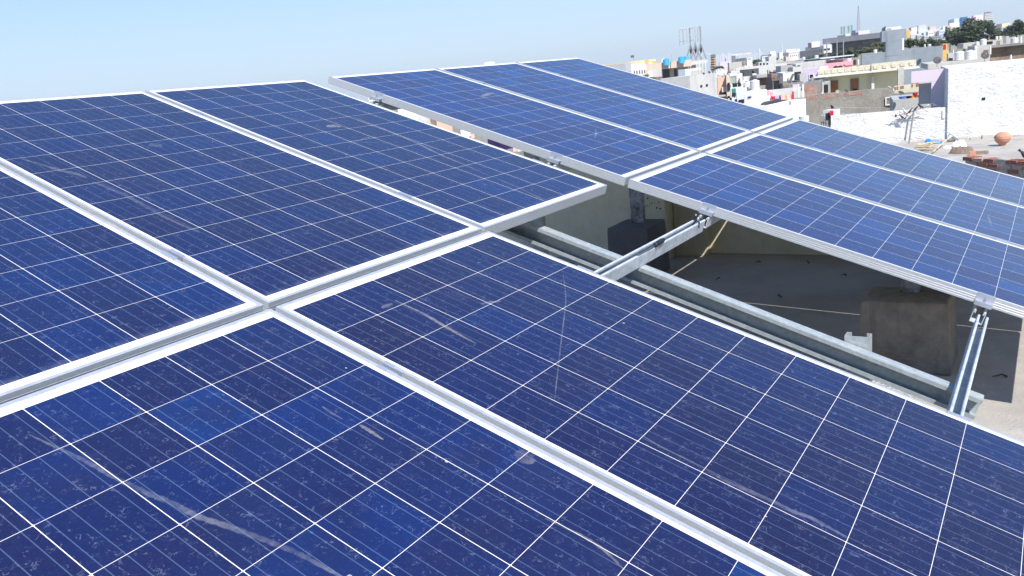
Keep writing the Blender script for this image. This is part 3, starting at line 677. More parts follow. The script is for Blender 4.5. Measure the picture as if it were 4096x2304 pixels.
# ================================================================== OWN ROOF
mb = MB(); mb.box(-4.0, -7.0, -.25, 5.45, 4.2, 0); o = mb.build('roof_floor', M['floor']); tag(o, None, None, kind='structure')
mb = MB(); mb.box(-4.0, -7.0, -10.5, 5.45, 4.2, -.254); o = mb.build('house_below', M['cream2']); tag(o, 'own house block under the roof terrace, hidden below the panels', 'house')
t = thing('parapet_wall', 'olive cream parapet wall in the shade behind the support posts', 'wall', (5.1, 0, 0))
mb = MB(); mb.hexa([(5.14, -1.1, .002), (5.32, -1.1, .002), (5.32, .95, .002), (5.08, .95, .002), (5.14, -1.1, .46), (5.32, -1.1, .46), (5.32, .95, .46), (5.08, .95, .46)]); child(mb, 'wall', M['cream'], t)
mb = MB(); mb.hexa([(5.0, .665, .002), (5.10, .665, .002), (5.07, 1.0, .002), (4.955, .92, .002), (5.0, .665, .89), (5.10, .665, .89), (5.07, 1.0, .89), (4.955, .92, .89)]); child(mb, 'pilaster', M['cream2'], t)
mb = MB(); mb.box(4.80, .93, .002, 5.03, 4.0, .88); child(mb, 'wall_base', M['cream'], t)
mb = MB(); mb.box(-4.0, -7.0, .002, -3.8, 4.2, 1.0); mb.box(-3.798, -7.0, .002, 5.45, -6.8, 1.0); single(mb, 'sky_block_parapet', M['cream2'], 'unseen cream parapet added round the near roof side to block low sky light', 'parapet')  # added out of view to keep low sky light off the beam web
rr = random.Random(5)
mb = MB()
for k in range(46):
    px = rr.uniform(2562, 2770) if k % 3 else rr.uniform(2565, 2600); py = rr.uniform(785, 835) + (px - 2590) * .16
    X = 4.795 if px < 2700 else 4.95
    p = onx(px, py, X); s = rr.choice((.003, .004, .006, .008))
    if p.y > .95: mb.lathe([(s, 0), (s * .6, .002)], (X + .004, p.y, p.z), 6, axis=(-1, 0, 0))
child(mb, 'black_spots', M['stain'], t)
for k, (x, y) in enumerate(((700, 400), (370, 400), (110, 510), (515, 617), (1930, 1133), (925, 483), (1130, 573))):
    p = atz(2800 + x * .621, 800 + y * .621, .004); a = rr.uniform(0, 3.1); ln = rr.uniform(.018, .038)
    mb = MB(); d = Vector((math.cos(a), math.sin(a), 0)); nn = Vector((-d.y, d.x, 0))
    mb.tube([p - d * ln, p - d * ln * .3 + nn * .01 + Vector((0, 0, .012)), p + d * ln * .4, p + d * ln + nn * .012], .005, 5, taper=.0015)
    single(mb, 'dry_leaf', M['twig'], 'small dark curled leaf or twig on the shaded roof floor', 'dry leaf', 'dry leaves on the roof floor')

# ================================================================== CITY: builders
CH = Vector((CP.x, CP.y))
def az(deg): return Vector((math.cos(R_(deg)), math.sin(R_(deg)), 0))
def hit2(P, d, px, py):
    """walk from P along horizontal d until the bearing of pixel (px,py)"""
    r = ray(px, py); a = r.x, r.y
    det = a[0] * (-d.y) + d.x * a[1]
    t = ((P.x - CP.x) * (-d.y) + d.x * (P.y - CP.y)) / det
    q = CP + r * t
    return (q - Vector((P.x, P.y, q.z))).dot(d), q.z
GZ = -10.5
class House:
    """block seen at its near corner: face A runs off to the left, face B to the right"""
    def __init__(s, name, label, cat, xl, xc, xr, yt, D, mat, zb=None, yaw=0, group=None, la=None, lb=None, parapet=.5, roofmat=None, yref=None):
        s.P = at(xc, yt, D); s.zt = s.P.z; s.dA = az(71 + yaw); s.dB = az(-19 + yaw); s.nA = -s.dB; s.nB = -s.dA
        s.la = la if la is not None else max(.5, abs(hit2(s.P, s.dA, xl, yref or yt)[0])); s.lb = lb if lb is not None else max(.5, abs(hit2(s.P, s.dB, xr, yref or yt)[0]))
        s.zb = zb if zb is not None else GZ
        s.t = thing(name, label, cat, (s.P.x, s.P.y, s.zb), (0, 0, 0), group)
        mb = MB(); zr = s.zt - parapet
        mb.obox(s.P, s.dA, s.dB, 0, s.la, 0, s.lb, s.zb, zr if parapet > 0 else s.zt)
        if parapet > 0:
            w = .15
            mb.obox(s.P, s.dA, s.dB, 0, s.la, 0, w, zr, s.zt); mb.obox(s.P, s.dA, s.dB, 0, s.la, s.lb - w, s.lb, zr, s.zt)
            mb.obox(s.P, s.dA, s.dB, 0, w, w, s.lb - w, zr, s.zt); mb.obox(s.P, s.dA, s.dB, s.la - w, s.la, w, s.lb - w, zr, s.zt)
        s.wall = child(mb, 'wall', mat, s.t)
    def uv(s, face, px, py):
        o, d, n = (s.P, s.dA, s.nA) if face == 'A' else (s.P, s.dB, s.nB)
        r = ray(px, py); n2 = n; t = (o - CP).dot(n2) / r.dot(n2); q = CP + r * t
        return (q - o).dot(d), q.z
    def rect(s, face, name, mat, x0, y0, x1, y1, out=.05, ins=.05, frame=None, parent=None):
        """box on a face from pixel corner (x0,y0) to (x1,y1)"""
        a, z1 = s.uv(face, x0, y0); b, z0 = s.uv(face, x1, y1)
        if a > b: a, b = b, a
        if z0 > z1: z0, z1 = z1, z0
        o, d, n = (s.P, s.dA, s.nA) if face == 'A' else (s.P, s.dB, s.nB)
        mb = MB(); mb.obox(o, d, n, a, b, -ins, out, z0, z1); c = child(mb, name, mat, parent or s.t)
        if frame:
            f = MB(); w = min(.12, .12 * (b - a) + .03); e = out + .05
            f.obox(o, d, n, a - w, b + w, out - .02, e, z1, z1 + w); f.obox(o, d, n, a - w, b + w, out - .02, e, z0 - w, z0)
            f.obox(o, d, n, a - w, a, out - .02, e, z0, z1); f.obox(o, d, n, b, b + w, out - .02, e, z0, z1)
            child(f, 'frame', frame, c)
        return c
    def grid(s, face, nx, nz, mat, x0=.08, x1=.92, z0=.15, z1=.9, fw=.5, fh=.5, H=None, name='window', out=.03):
        ln = s.la if face == 'A' else s.lb; o, d, n = (s.P, s.dA, s.nA) if face == 'A' else (s.P, s.dB, s.nB)
        H = H or (s.zt - s.zb)
        for i in range(nx):
            for j in range(nz):
                cw = (x1 - x0) * ln / nx; ch = (z1 - z0) * H / nz
                a = x0 * ln + (i + .5) * cw; z = s.zt - H + z0 * H + (j + .5) * ch
                mb = MB(); mb.obox(o, d, n, a - fw * cw / 2, a + fw * cw / 2, -.05, out, z - fh * ch / 2, z + fh * ch / 2); child(mb, name, mat, s.t)
    def band(s, face, name, mat, x0, x1, z0, z1, out=.2, ins=.05):
        o, d, n = (s.P, s.dA, s.nA) if face == 'A' else (s.P, s.dB, s.nB)
        mb = MB(); mb.obox(o, d, n, x0, x1, -ins, out, z0, z1); return child(mb, name, mat, s.t)
def bx(name, label, cat, xl, xc, xr, yt, yb, D, mat, **k):
    """house whose underside is at pixel row yb (things standing on a roof, or cut off below)"""
    zb = at(xc, yb, D).z
    return House(name, label, cat, xl, xc, xr, yt, D, M[mat] if isinstance(mat, str) else mat, zb=zb, **k)
def tank(px, yb, w, h, D, mat, label, group='plastic water tanks on the city roofs', squat=False, cat='water tank'):
    """px centre, yb bottom row, w/h in photo pixels"""
    sc = math.hypot(*( (at(px + 1, yb, D) - at(px, yb, D)).to_2d())) ; sc = (at(px + 1, yb, D) - at(px, yb, D)).length
    r = w * sc / 2; H = h * (at(px, yb - 1, D) - at(px, yb, D)).length; p = at(px, yb, D)
    t = thing('water_tank', label, cat, p, (0, 0, 0), group)
    mb = MB(); hb = H * .88; prof = [(r * .97, 0)]
    for k in range(6):
        z0 = hb * k / 6; prof += [(r * .97, z0 + hb * .01), (r, z0 + hb * .04), (r, z0 + hb * .13), (r * .965, z0 + hb * .155)]
    prof += [(r * .95, hb), (r * .45, hb + (H - hb) * .55)]
    mb.lathe(prof, (0, 0, 0), 24); mb.build('tank_body', M[mat], t)
    mb = MB(); mb.lathe([(r * .42, hb + (H - hb) * .5), (r * .42, H * .985), (r * .3, H)], (0, 0, 0), 16); mb.build('lid', M[mat], t)
    return t
def dish(px, py, w, D, label, mat='dish', face=(-.35, -.75, .55), pole=1.0, group='satellite dishes on the city roofs'):
    sc = (at(px + 1, py, D) - at(px, py, D)).length; r = w * sc / 2; p = at(px, py, D)
    t = thing('satellite_dish', label, 'satellite dish', p, (0, 0, 0), group)
    f = Vector(face).normalized(); mb = MB()
    prof = [(0.01, 0), (r * .35, r * .03), (r * .7, r * .12), (r, r * .26), (r * .99, r * .29), (r * .68, r * .16), (r * .33, r * .07), (0.01, r * .045)]
    mb.lathe(prof, -f * r * .1, 20, axis=f, cap=False); mb.build('reflector', M[mat], t, smooth=True)
    mb = MB(); lo = Vector((0, 0, -r * .8)); mb.tube([lo, f * r * .95 + Vector((0, 0, -r * .1))], r * .035, 6); mb.lathe([(r * .09, 0), (r * .09, r * .2)], f * r * .9 + Vector((0, 0, -r * .08)), 8, axis=f); mb.build('arm', M['mast'], t)
    mb = MB(); mb.tube([Vector((0, 0, -r * pole * 1.6)) - f * r * .15, Vector((0, 0, -r * .5)) - f * r * .15, -f * r * .12], r * .06, 6); mb.build('mount', M['mast'], t)
    return t
def leafcrown(c, rx, ry, rz, n, size, rr, clumps=26):
    mb = MB(); cl = []
    for _ in range(clumps):
        while True:
            v = Vector((rr.uniform(-1, 1), rr.uniform(-1, 1), rr.uniform(-.8, 1)))
            if .25 < v.length < 1: break
        cl.append((Vector((v.x * rx * .82, v.y * ry * .82, v.z * rz * .78)), rr.uniform(.22, .42)))
    for _ in range(n):
        o, k = rr.choice(cl); v = Vector((rr.gauss(0, 1), rr.gauss(0, 1), rr.gauss(0, 1))).normalized() * (rr.random() ** .4)
        p = Vector(c) + o + Vector((v.x * rx, v.y * ry, v.z * rz)) * k
        a = Vector((rr.gauss(0, 1), rr.gauss(0, 1), rr.gauss(0, 1))).normalized(); b = a.orthogonal().normalized(); s2 = size * rr.uniform(.5, 1.3)
        mb.face([p - a * s2, p + b * s2 * .6, p + a * s2, p - b * s2 * .6])
    return mb
def tree(px, yt, yb, wpx, D, leaf, label, seed, n=900, group='trees beyond the roofs', name='tree', cat='tree', trunk=True):
    rr = random.Random(seed); top = at(px, yt, D); bot = at(px, yb, D); sc = (at(px + 1, yt, D) - top).length
    h = top.z - bot.z; rx = wpx * sc / 2; cz = bot.z + h * (.55 if trunk else .5)
    t = thing(name, label, cat, (top.x, top.y, bot.z), (0, 0, 0), group)
    rz = h * (.45 if trunk else .5)
    mb = leafcrown((top.x, top.y, cz), rx, rx * .9, rz, n, max(rx, rz) * .075, rr); child(mb, 'crown', M[leaf], t)
    if trunk:
        mb = MB(); tr = rx * .06; mb.tube([(top.x, top.y, bot.z - .5), (top.x + tr, top.y, bot.z + h * .3), (top.x - tr, top.y, bot.z + h * .6)], tr, 7, taper=tr * .5)
        for k in range(5):
            a = rr.uniform(0, 6.28); mb.tube([(top.x, top.y, bot.z + h * (.22 + .06 * k)), (top.x + math.cos(a) * rx * .6, top.y + math.sin(a) * rx * .6, bot.z + h * (.45 + .09 * k))], tr * .45, 5, taper=tr * .15)
        child(mb, 'trunk', M['bark'], t)
    return t

# ------------------------------------------------------------------ ground, hill
def sheet(name, x0, x1, y0, y1, z, mat):
    mb = MB(); n = 40
    for i in range(n):
        for j in range(n):
            a, b = x0 + (x1 - x0) * i / n, x0 + (x1 - x0) * (i + 1) / n; c, d = y0 + (y1 - y0) * j / n, y0 + (y1 - y0) * (j + 1) / n
            mb.face([(a, c, z), (b, c, z), (b, d, z), (a, d, z)])
    o = mb.build(name, mat); tag(o, None, None, kind='structure'); return o
sheet('ground', -2800, 2800, -2800, 2800, GZ, M['ground'])
mb = MB(); na, nr = 40, 16
def hillz(a, r):   # rises to the right of the view and far back
    u = max(0, min(1, (20 - a) / 12)); v = max(0, min(1, (r - 120) / 300)); u = u * u * (3 - 2 * u); v = v * v * (3 - 2 * v)
    return GZ - .5 + (11.0 * u * v + 1.5 * math.sin(a * .9 + r * .01) * v * u) + (.5 if False else 0)
ring = [[None] * (nr + 1) for _ in range(na + 1)]
for i in range(na + 1):
    a = -34 + 62 * i / na
    for j in range(nr + 1):
        r = 110 * (16 ** (j / nr)); ring[i][j] = (CP.x + r * math.cos(R_(a)), CP.y + r * math.sin(R_(a)), hillz(a, r) if 0 < i < na and j < nr else GZ - 1)
for i in range(na):
    for j in range(nr): mb.face([ring[i][j], ring[i + 1][j], ring[i + 1][j + 1], ring[i][j + 1]])
o = mb.build('hill', M['ground'], smooth=True); tag(o, None, None, kind='structure')

# ================================================================== THE NEIGHBOURING ROOF
NZ = CP.z - 4.0
w0 = atz(3635, 571, NZ); w1 = atz(4090, 543, NZ)
wd = (w1 - w0); wd.z = 0; wd.normalize(); wnm = Vector((wd.y, -wd.x, 0))
if wnm.dot(CP - w0) < 0: wnm = -wnm
def wl_(px, py):   # coordinates on the wall plane
    r = ray(px, py); t = (w0 - CP).dot(wnm) / r.dot(wnm); q = CP + r * t
    return (q - w0).dot(wd), q.z
sL = wl_(3320, 470)[0]; sC = wl_(*K2(1708, 1000))[0]; sR = wl_(4096, 400)[0] + 6
zLow = wl_(*K2(1000, 1285))[1]; zHi = wl_(*K2(1730, 790))[1]
t = thing('white_wall', 'rough white plastered wall of the next house, high at right and low at left', 'wall', w0)
mb = MB(); mb.obox(w0, wd, wnm, sC - .02, sR, -5.0, .10, GZ, zHi); child(mb, 'high_wall', M['rwhite'], t)
mb = MB(); mb.obox(w0, wd, wnm, sL, sC - .022, -.25, 0, GZ, zLow); child(mb, 'low_wall', M['rwhite'], t)
mb = MB(); a, z = wl_(*K2(1700, 1230)); mb.obox(w0, wd, wnm, sC - .20, sC - .12, 0.002, .05, NZ + .9, zLow - .1); child(mb, 'drain_pipe', M['white'], t)
mb = MB(); a, z = wl_(*K2(2108, 1135)); mb.obox(w0, wd, wnm, a - .06, a + .06, .08, .115, z - .05, z + .05); child(mb, 'hole', M['void'], t)
# roof slab with brick edge
mb = MB(); mb.obox(w0, wd, wnm, sL, sR, .102, 13.5, GZ, NZ); o = single(mb, 'neighbour_house', M['floor'], 'neighbouring house with the flat cement roof that carries the clay pot', 'house')
b0 = atz(3990, 700, NZ)
bd = (b0 - w0).dot(wnm)
# brick parapet made of visible loose-laid courses
t = thing('brick_parapet', 'low unfinished parapet of red bricks at the right border', 'parapet', w0 + wnm * 7.5)
rr = random.Random(11)
bp = [at(3850, 668, 18.2), at(4110, 646, 17.2)]
dd = bp[1] - bp[0]; dd.z = 0; ln = dd.length; dd.normalize(); nn = Vector((dd.y, -dd.x, 0))
if nn.dot(CP - bp[0]) < 0: nn = -nn
zt = bp[1].z; z = zt; row = 0
core = MB(); core.obox(bp[0], dd, nn, .05, ln + 3, -.30, -.015, NZ, zt - .02); child(core, 'mortar_core', M['mortar'], t)
cnt = 0
while z > NZ + .05 and row < 8:
    hh = .088; x = .0 + (row % 2) * .15
    while x < ln + 1.5 and cnt < 95:
        l = rr.uniform(.19, .25); mb = MB(); j = rr.uniform(-.02, .02)
        mb.obox(bp[0], dd, nn, x, x + l, -.24, .0 + j, z - hh + .024, z + rr.uniform(-.008, .006)); child(mb, 'brick', M[rr.choice(['redbrick1', 'redbrick2', 'redbrick2', 'redbrick3', 'redbrick2', 'mortar'])], t); cnt += 1
        x += l + .03
    z -= hh; row += 1
# kerb of half bricks along the wall foot
mb = MB(); x = sL
while x < sR:
    l = rr.uniform(.2, .5); mb.obox(w0, wd, wnm, x, x + l, .104, .24 + rr.uniform(-.04, .04), NZ, NZ + rr.uniform(.06, .14)); x += l + rr.uniform(.01, .1)
single(mb, 'brick_kerb', M['offwhite'], 'uneven brick kerb along the foot of the rough white wall', 'kerb')
def onroof(px, py): return atz(px, py, NZ)
# clay pot
p = onroof(*K5(2295, 592)); sc = (p - CP).length / FPX
t = thing('clay_pot', 'round terracotta clay pot standing upside down on the neighbouring roof', 'pot', p)
R0 = 33 * sc * .74; H = 54 * sc * .857
prof = [(R0 * .40, 0), (R0 * .44, .01), (R0 * .40, H * .07), (R0 * .46, H * .13), (R0 * .78, H * .27), (R0 * .97, H * .43), (R0 * 1.0, H * .53), (R0 * 1.03, H * .545), (R0 * 1.0, H * .56), (R0 * .98, H * .60), (R0 * 1.0, H * .62), (R0 * .93, H * .74), (R0 * .72, H * .90), (R0 * .40, H * .985), (R0 * .05, H)]
mb = MB(); mb.lathe(prof, (0, 0, 0), 32); mb.build('pot_body', M['pot'], t, smooth=True)
# rubble, sticks, tarp, bag, board
for k in range(15):
    a = onroof(*K5(1150 + rr.uniform(0, 120), 600 + k * 5.5)); b = onroof(*K5(1370 + rr.uniform(-30, 130), 585 + k * 7 + rr.uniform(-10, 12)))
    zz = .04 + .035 * (k % 4); a.z += zz; b.z += zz + rr.uniform(-.01, .05); mid = (a + b) / 2 + Vector((0, 0, rr.uniform(0, .03)))
    mb = MB(); mb.tube([a, mid, b], rr.uniform(.022, .038), 7, taper=.02)
    single(mb, 'firewood_stick', M['wood'], 'bleached wooden stick in the loose heap beside the blue tarpaulin', 'stick', 'heap of wooden sticks on the next roof')
a = onroof(*K5(1400, 700)); b = onroof(*K5(1570, 590)); a.z += .08; b.z += .22; mb = MB(); mb.tube([a, b], .026, 8); single(mb, 'wooden_pole', M['wood'], 'thick pale pole leaning across the heap of sticks towards the white sack', 'pole')
def crumple(name, px0, px1, pyb, hpx, mat, label, cat, depth=.35, seed=1, shape=None):
    rr2 = random.Random(seed); a = onroof(px0, pyb); b = onroof(px1, pyb); d = b - a; L0 = d.length; d.normalize(); n = Vector((d.y, -d.x, 0)); 
    sc = (a - CP).length / FPX; mb = MB(); nx, ny = 12, 7; g = []
    for i in range(nx + 1):
        rw = []
        for j in range(ny + 1):
            u, v = i / nx, j / ny; e = math.sin(math.pi * v) ** .6 * (shape(u) if shape else math.sin(math.pi * u) ** .6)
            rw.append(a + d * L0 * u + n * depth * (v - .5) * (.6 + .4 * math.sin(math.pi * u)) + Vector((0, 0, max(0.004, hpx * sc * e * rr2.uniform(.72, 1.0)))))
        g.append(rw)
    for i in range(nx):
        for j in range(ny): mb.face([g[i][j], g[i + 1][j], g[i + 1][j + 1], g[i][j + 1]])
    mb.face([g[0][0], g[0][ny], g[nx][ny], g[nx][0]])
    return single(mb, name, mat, label, cat)
crumple('blue_tarpaulin', K5(1305, 0)[0], K5(1525, 0)[0], K5(0, 558)[1], 20, M['bluetarp'], 'crumpled bright blue tarpaulin by the foot of the rough white wall', 'tarpaulin', .5, 2, lambda u: 1.0 if .03 < u < .25 else (.45 if u < .8 else .3) * (1 if 0 < u < 1 else 0))
crumple('white_sack', K5(1560, 0)[0], K5(1830, 0)[0], K5(0, 622)[1], 30, M['whitebag'], 'crumpled white sack between the stick heap and the clay pot', 'sack', .6, 4, lambda u: .35 if u < .45 else (1.0 if u < .85 else .5) * (1 if u < 1 else 0))
crumple('masonry_chunk', K5(1625, 0)[0], K5(1920, 0)[0], K5(0, 690)[1], 26, M['tan'], 'long broken masonry chunk with brick inside lying before the white sack', 'rubble', .45, 6, lambda u: 1.0 if .07 < u < .93 else .3)
p = onroof(*K5(1905, 715)); mb = MB(); mb.obox(p, wd, wnm, -.09, .11, -.1, .1, NZ, NZ + .13); single(mb, 'brick', M['pot'], 'single orange red brick standing beside the long masonry chunk', 'brick')
p = onroof(*K5(2015, 702)); mb = MB(); mb.obox(p, wd, wnm, -.2, .23, -.09, .09, NZ, NZ + .11); single(mb, 'brick', M['tan'], 'mortar crusted brick lying right of the small orange red brick', 'brick')
# tilted board and wire frame
a = onroof(*K5(1560, 545)); q = [wl_(*K5(x, y)) for x, y in ((1550, 500), (1650, 445), (1715, 500), (1610, 560))]
mb = MB(); pts = [w0 + wd * s_2 + wnm * (.75 - .35 * i_) + Vector((0, 0, z_ - w0.z)) for (s_2, z_), i_ in zip(q, (0, .2, .4, .6))]
mb.hexa([p + wnm * -.03 for p in pts] + pts); single(mb, 'tilted_board', M['greydark'], 'tilted grey board with brown edge propped behind the white sack', 'board')
mb = MB()
for (x0, y0, x1, y1) in ((1515, 362, 1720, 490), (1595, 410, 1530, 540), (1595, 410, 1590, 440), (1430, 515, 1560, 545), (1720, 490, 1690, 535)):
    u0, z0 = wl_(*K5(x0, y0)); u1, z1 = wl_(*K5(x1, y1)); mb.tube([w0 + wd * u0 + wnm * .8 + Vector((0, 0, z0 - w0.z)), w0 + wd * u1 + wnm * .7 + Vector((0, 0, z1 - w0.z))], .012, 5)
single(mb, 'metal_rack', M['mast'], 'bent thin metal frame sticking up over the tilted board', 'metal frame')

# TV antenna pole with pigeons
pole_b = onroof(*K5(1085, 550)); Dp = math.hypot(pole_b.x - CP.x, pole_b.y - CP.y) - .35; pole_b = at(*K5(1085, 552), Dp)
t = thing('antenna_pole', 'thin dark pole with bare antenna rods leaning before the low white wall', 'antenna pole', pole_b)
mb = MB(); mb.tube([Vector((pole_b.x, pole_b.y, NZ)), at(*K5(1148, 150), Dp), at(*K5(1152, 125), Dp)], .032, 8); child(mb, 'pole', M['mast'], t)
for (x0, y0, x1, y1) in ((850, 190, 1010, 258), (955, 150, 1100, 217), (1140, 135, 1225, 190), (1240, 95, 1335, 158)):
    mb = MB(); mb.tube([at(*K5(x0, y0), Dp - .05), at(*K5(x1, y1), Dp + .1)], .010, 5); child(mb, 'antenna_rod', M['mast'], t)
mb = MB(); mb.tube([at(*K5(900, 215), Dp), at(*K5(1150, 140), Dp), at(*K5(1300, 95), Dp)], .012, 5); child(mb, 'boom', M['mast'], t)
def pigeon(px, py, facing, mat, label, D, ln=.34, pitch=0.0, name='pigeon'):
    ln *= .78; pitch *= .7
    """px,py = feet; facing azimuth in degrees"""
    p = at(px, py, D); t = thing(name, label, 'pigeon', p, (0, 0, R_(facing)), 'pigeons on the antenna and walls')
    mb = MB(); L1 = ln; ax = []
    prof = [(-.50, .006, .02, .10), (-.38, .022, .012, .115), (-.22, .045, .03, .135), (-.05, .062, .06, .155), (.10, .060, .066, .175), (.20, .045, .052, .205), (.26, .030, .032, .235), (.31, .030, .031, .262), (.36, .027, .027, .268), (.40, .012, .012, .262), (.45, .003, .003, .250)]
    seg = 10
    for (x, ry, rz, z) in prof:
        x *= L1 / .95; k = L1 / .34
        for j in range(seg):
            a = 2 * math.pi * j / seg; yy, zz = ry * k * math.cos(a), rz * k * math.sin(a); X = x; Z = (z - .055) * k + zz
            Z += math.tan(pitch) * (X); mb.v.append((X, yy, Z))
    for i in range(len(prof) - 1):
        for j in range(seg): j2 = (j + 1) % seg; mb.f.append((i * seg + j, i * seg + j2, (i + 1) * seg + j2, (i + 1) * seg + j)); mb.m.append(0)
    mb.f.append(tuple(range(seg))[::-1]); mb.m.append(0); mb.build('body', M[mat], t, smooth=True)
    for sy in (-1, 1):
        b = MB(); b.tube([(0.01, sy * .022, .05), (.02, sy * .022, 0.02), (.015, sy * .022, 0)], .006, 5); b.tube([(.0, sy * .022, .003), (.045, sy * .022, .003)], .005, 4); b.build('leg', M['pot'], t)
    return t
pigeon(*K5(917, 228), 190, 'pigeon', 'small dark pigeon seen end on, on the lowest antenna rod', Dp, .28)
pigeon(*K5(1000, 250), 100, 'pigeon', 'dark pigeon facing left on the lower right antenna rod', Dp, .36, .35)
pigeon(*K5(1032, 180), 150, 'pigeonwhite', 'upright pale pigeon on the middle antenna rod', Dp, .36, .7)
pigeon(*K5(1095, 178), -60, 'pigeon', 'dark pigeon leaning right, just left of the antenna pole top', Dp, .36, .5)
pigeon(*K5(1172, 140), -70, 'pigeon', 'dark pigeon perched on top of the antenna pole', Dp, .34, .5)
pigeon(*K5(1245, 118), 100, 'pigeon', 'long dark pigeon on the wall top right of the antenna pole', Dp + 1.0, .42, .15)
pigeon(*K5(1335, 98), -100, 'pigeonwhite', 'whitish pigeon on the wall top between the dark and the white one', Dp + 1.0, .34)
pigeon(*K5(1425, 98), 110, 'pigeonwhite', 'white pigeon on the wall top below the shaded lilac wall', Dp + 1.0, .40)
pigeon(*K5(95, 125), 170, 'pigeon', 'small grey pigeon above the clothes near the dark railing', 30, .32)
pb = at(*K5(2545, 795), 17.4); pb.z = zt
t = pigeon(*K5(2600, 790), 80, 'pigeon', 'dark bird on the brick parapet cut by the right border', 17.4, .38, .15)
# railing with clothes beyond the low wall
def railing(label, pts, h, D0, nposts, posts=True, mat='mast', r=.02):
    t = thing('railing', label, 'railing', at(*pts[0], D0)); P = [at(x, y, D0) for x, y in pts]
    for dz in ((0, -.3) if posts else (0,)):
        mb = MB(); mb.tube([p + Vector((0, 0, dz)) for p in P], r, 6); child(mb, 'rail', M[mat], t)
    for k in range(nposts):
        u = k / max(1, nposts - 1) * (len(P) - 1); i = min(int(u), len(P) - 2); p = P[i].lerp(P[i + 1], u - i)
        mb = MB(); mb.tube([p + Vector((0, 0, .05)), p + Vector((0, 0, -h))], r, 6); child(mb, 'post', M[mat], t)
uW = wl_(*K5(70, 213)); DW = (w0 + wd * uW[0] - CP).to_2d().length - .4
railing('dark iron railing with clothes hung on it, left end of the low white wall', [K5(-50, 200), K5(70, 213)], 1.2, DW, 5)
railing('long dark pipe railing along the grey brown wall behind the pigeons', [K2(300, 1240), K2(820, 1245), K2(1250, 1215), K2(1510, 1185)], .7, 49, 8, True, 'mast', .018)
def cloth(x0, y0, x1, y1, D, mat, label, group='laundry and clothes hung on the roofs', sag=0.05, name='hanging_cloth', cat='cloth'):
    a = at(x0, y0, D); b = at(x1, y0, D); zb = at((x0 + x1) / 2, y1, D).z; mb = MB(); n = 8; g0 = []; g1 = []; d = (b - a); L0 = d.length; nrm = Vector((d.y, -d.x, 0)).normalized()
    for i in range(n + 1):
        u = i / n; p = a.lerp(b, u) + nrm * .05 * L0 * math.sin(u * 17) ; p.z -= sag * L0 * math.sin(math.pi * u); q = p + nrm * .05 * L0 * math.sin(u * 11 + 1); q = Vector((q.x, q.y, zb + .04 * L0 * math.sin(u * 9))); g0.append(p); g1.append(q)
    for i in range(n):
        mb.face([g0[i], g0[i + 1], g1[i + 1], g1[i]]); o_ = nrm * -.03
        mb.face([g0[i] + o_, g1[i] + o_, g1[i + 1] + o_, g0[i + 1] + o_])
    return single(mb, name, M[mat], label, cat, group)
cloth(*K5(5, 170), *K5(45, 265), DW - .3, 'clothblack', 'black shirt hanging left on the dark iron railing')
cloth(*K5(40, 160), *K5(75, 330), DW - .3, 'clothblack', 'long black garment hanging in the middle of the dark iron railing')
cloth(*K5(60, 140), *K5(112, 200), DW - .4, 'clothred', 'red and black cloth at the right end of the dark iron railing')
b = bx('white_post', 'short white painted pillar at the left end of the low white wall', 'pillar', *[K5(x, 0)[0] for x in (105, 110, 150)], K5(0, 128)[1], K5(0, 215)[1], DW + .6, 'white', parapet=0)
tank(K2(45, 0)[0], K2(0, 1400)[1], 42, 26, 30, 'tankwhite', 'low white tank just beyond the panel corner, left of the railing')

# ================================================================== THE CITY
def hs(K, name, label, cat, xl, xc, xr, yt, yb, D, mat, **k):
    x0, _ = K(xl, yt); x1, y1 = K(xc, yt); x2, _ = K(xr, yt); _, y2 = K(xc, yb)
    return bx(name, label, cat, x0, x1, x2, y1, y2, D, mat, **k)
def rc(h, K, face, name, mat, x0, y0, x1, y1, **k):
    return h.rect(face, name, M[mat], *K(x0, y0), *K(x1, y1), **k)
def tk(K, x, yb, w, h, D, mat, label, s=.348, **k): return tank(*K(x, yb), w * s, h * s, D, mat, label, **k)

# --- lilac house in the shade of the high wall, with an opening
h = hs(K2, 'lilac_house', 'lilac house wall with a square opening, half in the shadow of the white wall', 'house', 1280, 1281, 1712, 800, 1500, 45, 'lilac', lb=.3, yaw=0, parapet=0)
COL.objects.unlink(h.wall); bpy.data.objects.remove(h.wall)
# built as a facade parallel to the white wall: top beam, right pier, left stub
fo = at(*K2(1712, 785), 40.5); fdir = -wd; fn = wnm
def fpt(px, py):
    r = ray(px, py); t_ = (fo - CP).dot(fn) / r.dot(fn); q = CP + r * t_; return (q - fo).dot(fdir), q.z
aL = fpt(*K2(1280, 815))[0]; aO1, zO1 = fpt(*K2(1512, 935)); aO0, zO0 = fpt(*K2(1375, 940)); zt0 = fo.z; zt1 = fpt(*K2(1290, 825))[1]
mb = MB(); mb.obox(fo, fdir, fn, -4, aL, -.3, 0, zO1, zt0); child(mb, 'wall', M['lilac'], h.t)
mb = MB(); mb.obox(fo, fdir, fn, -4, aO1, -.3, 0, GZ, zO1 - .002); child(mb, 'pier', M['lilac'], h.t)
mb = MB(); mb.obox(fo, fdir, fn, aO1 - .2, aO0, -.9, -.7, fpt(*K2(1400, 1130))[1] - .3, zO1 + .2); child(mb, 'back_wall', M['greypale'], h.t)
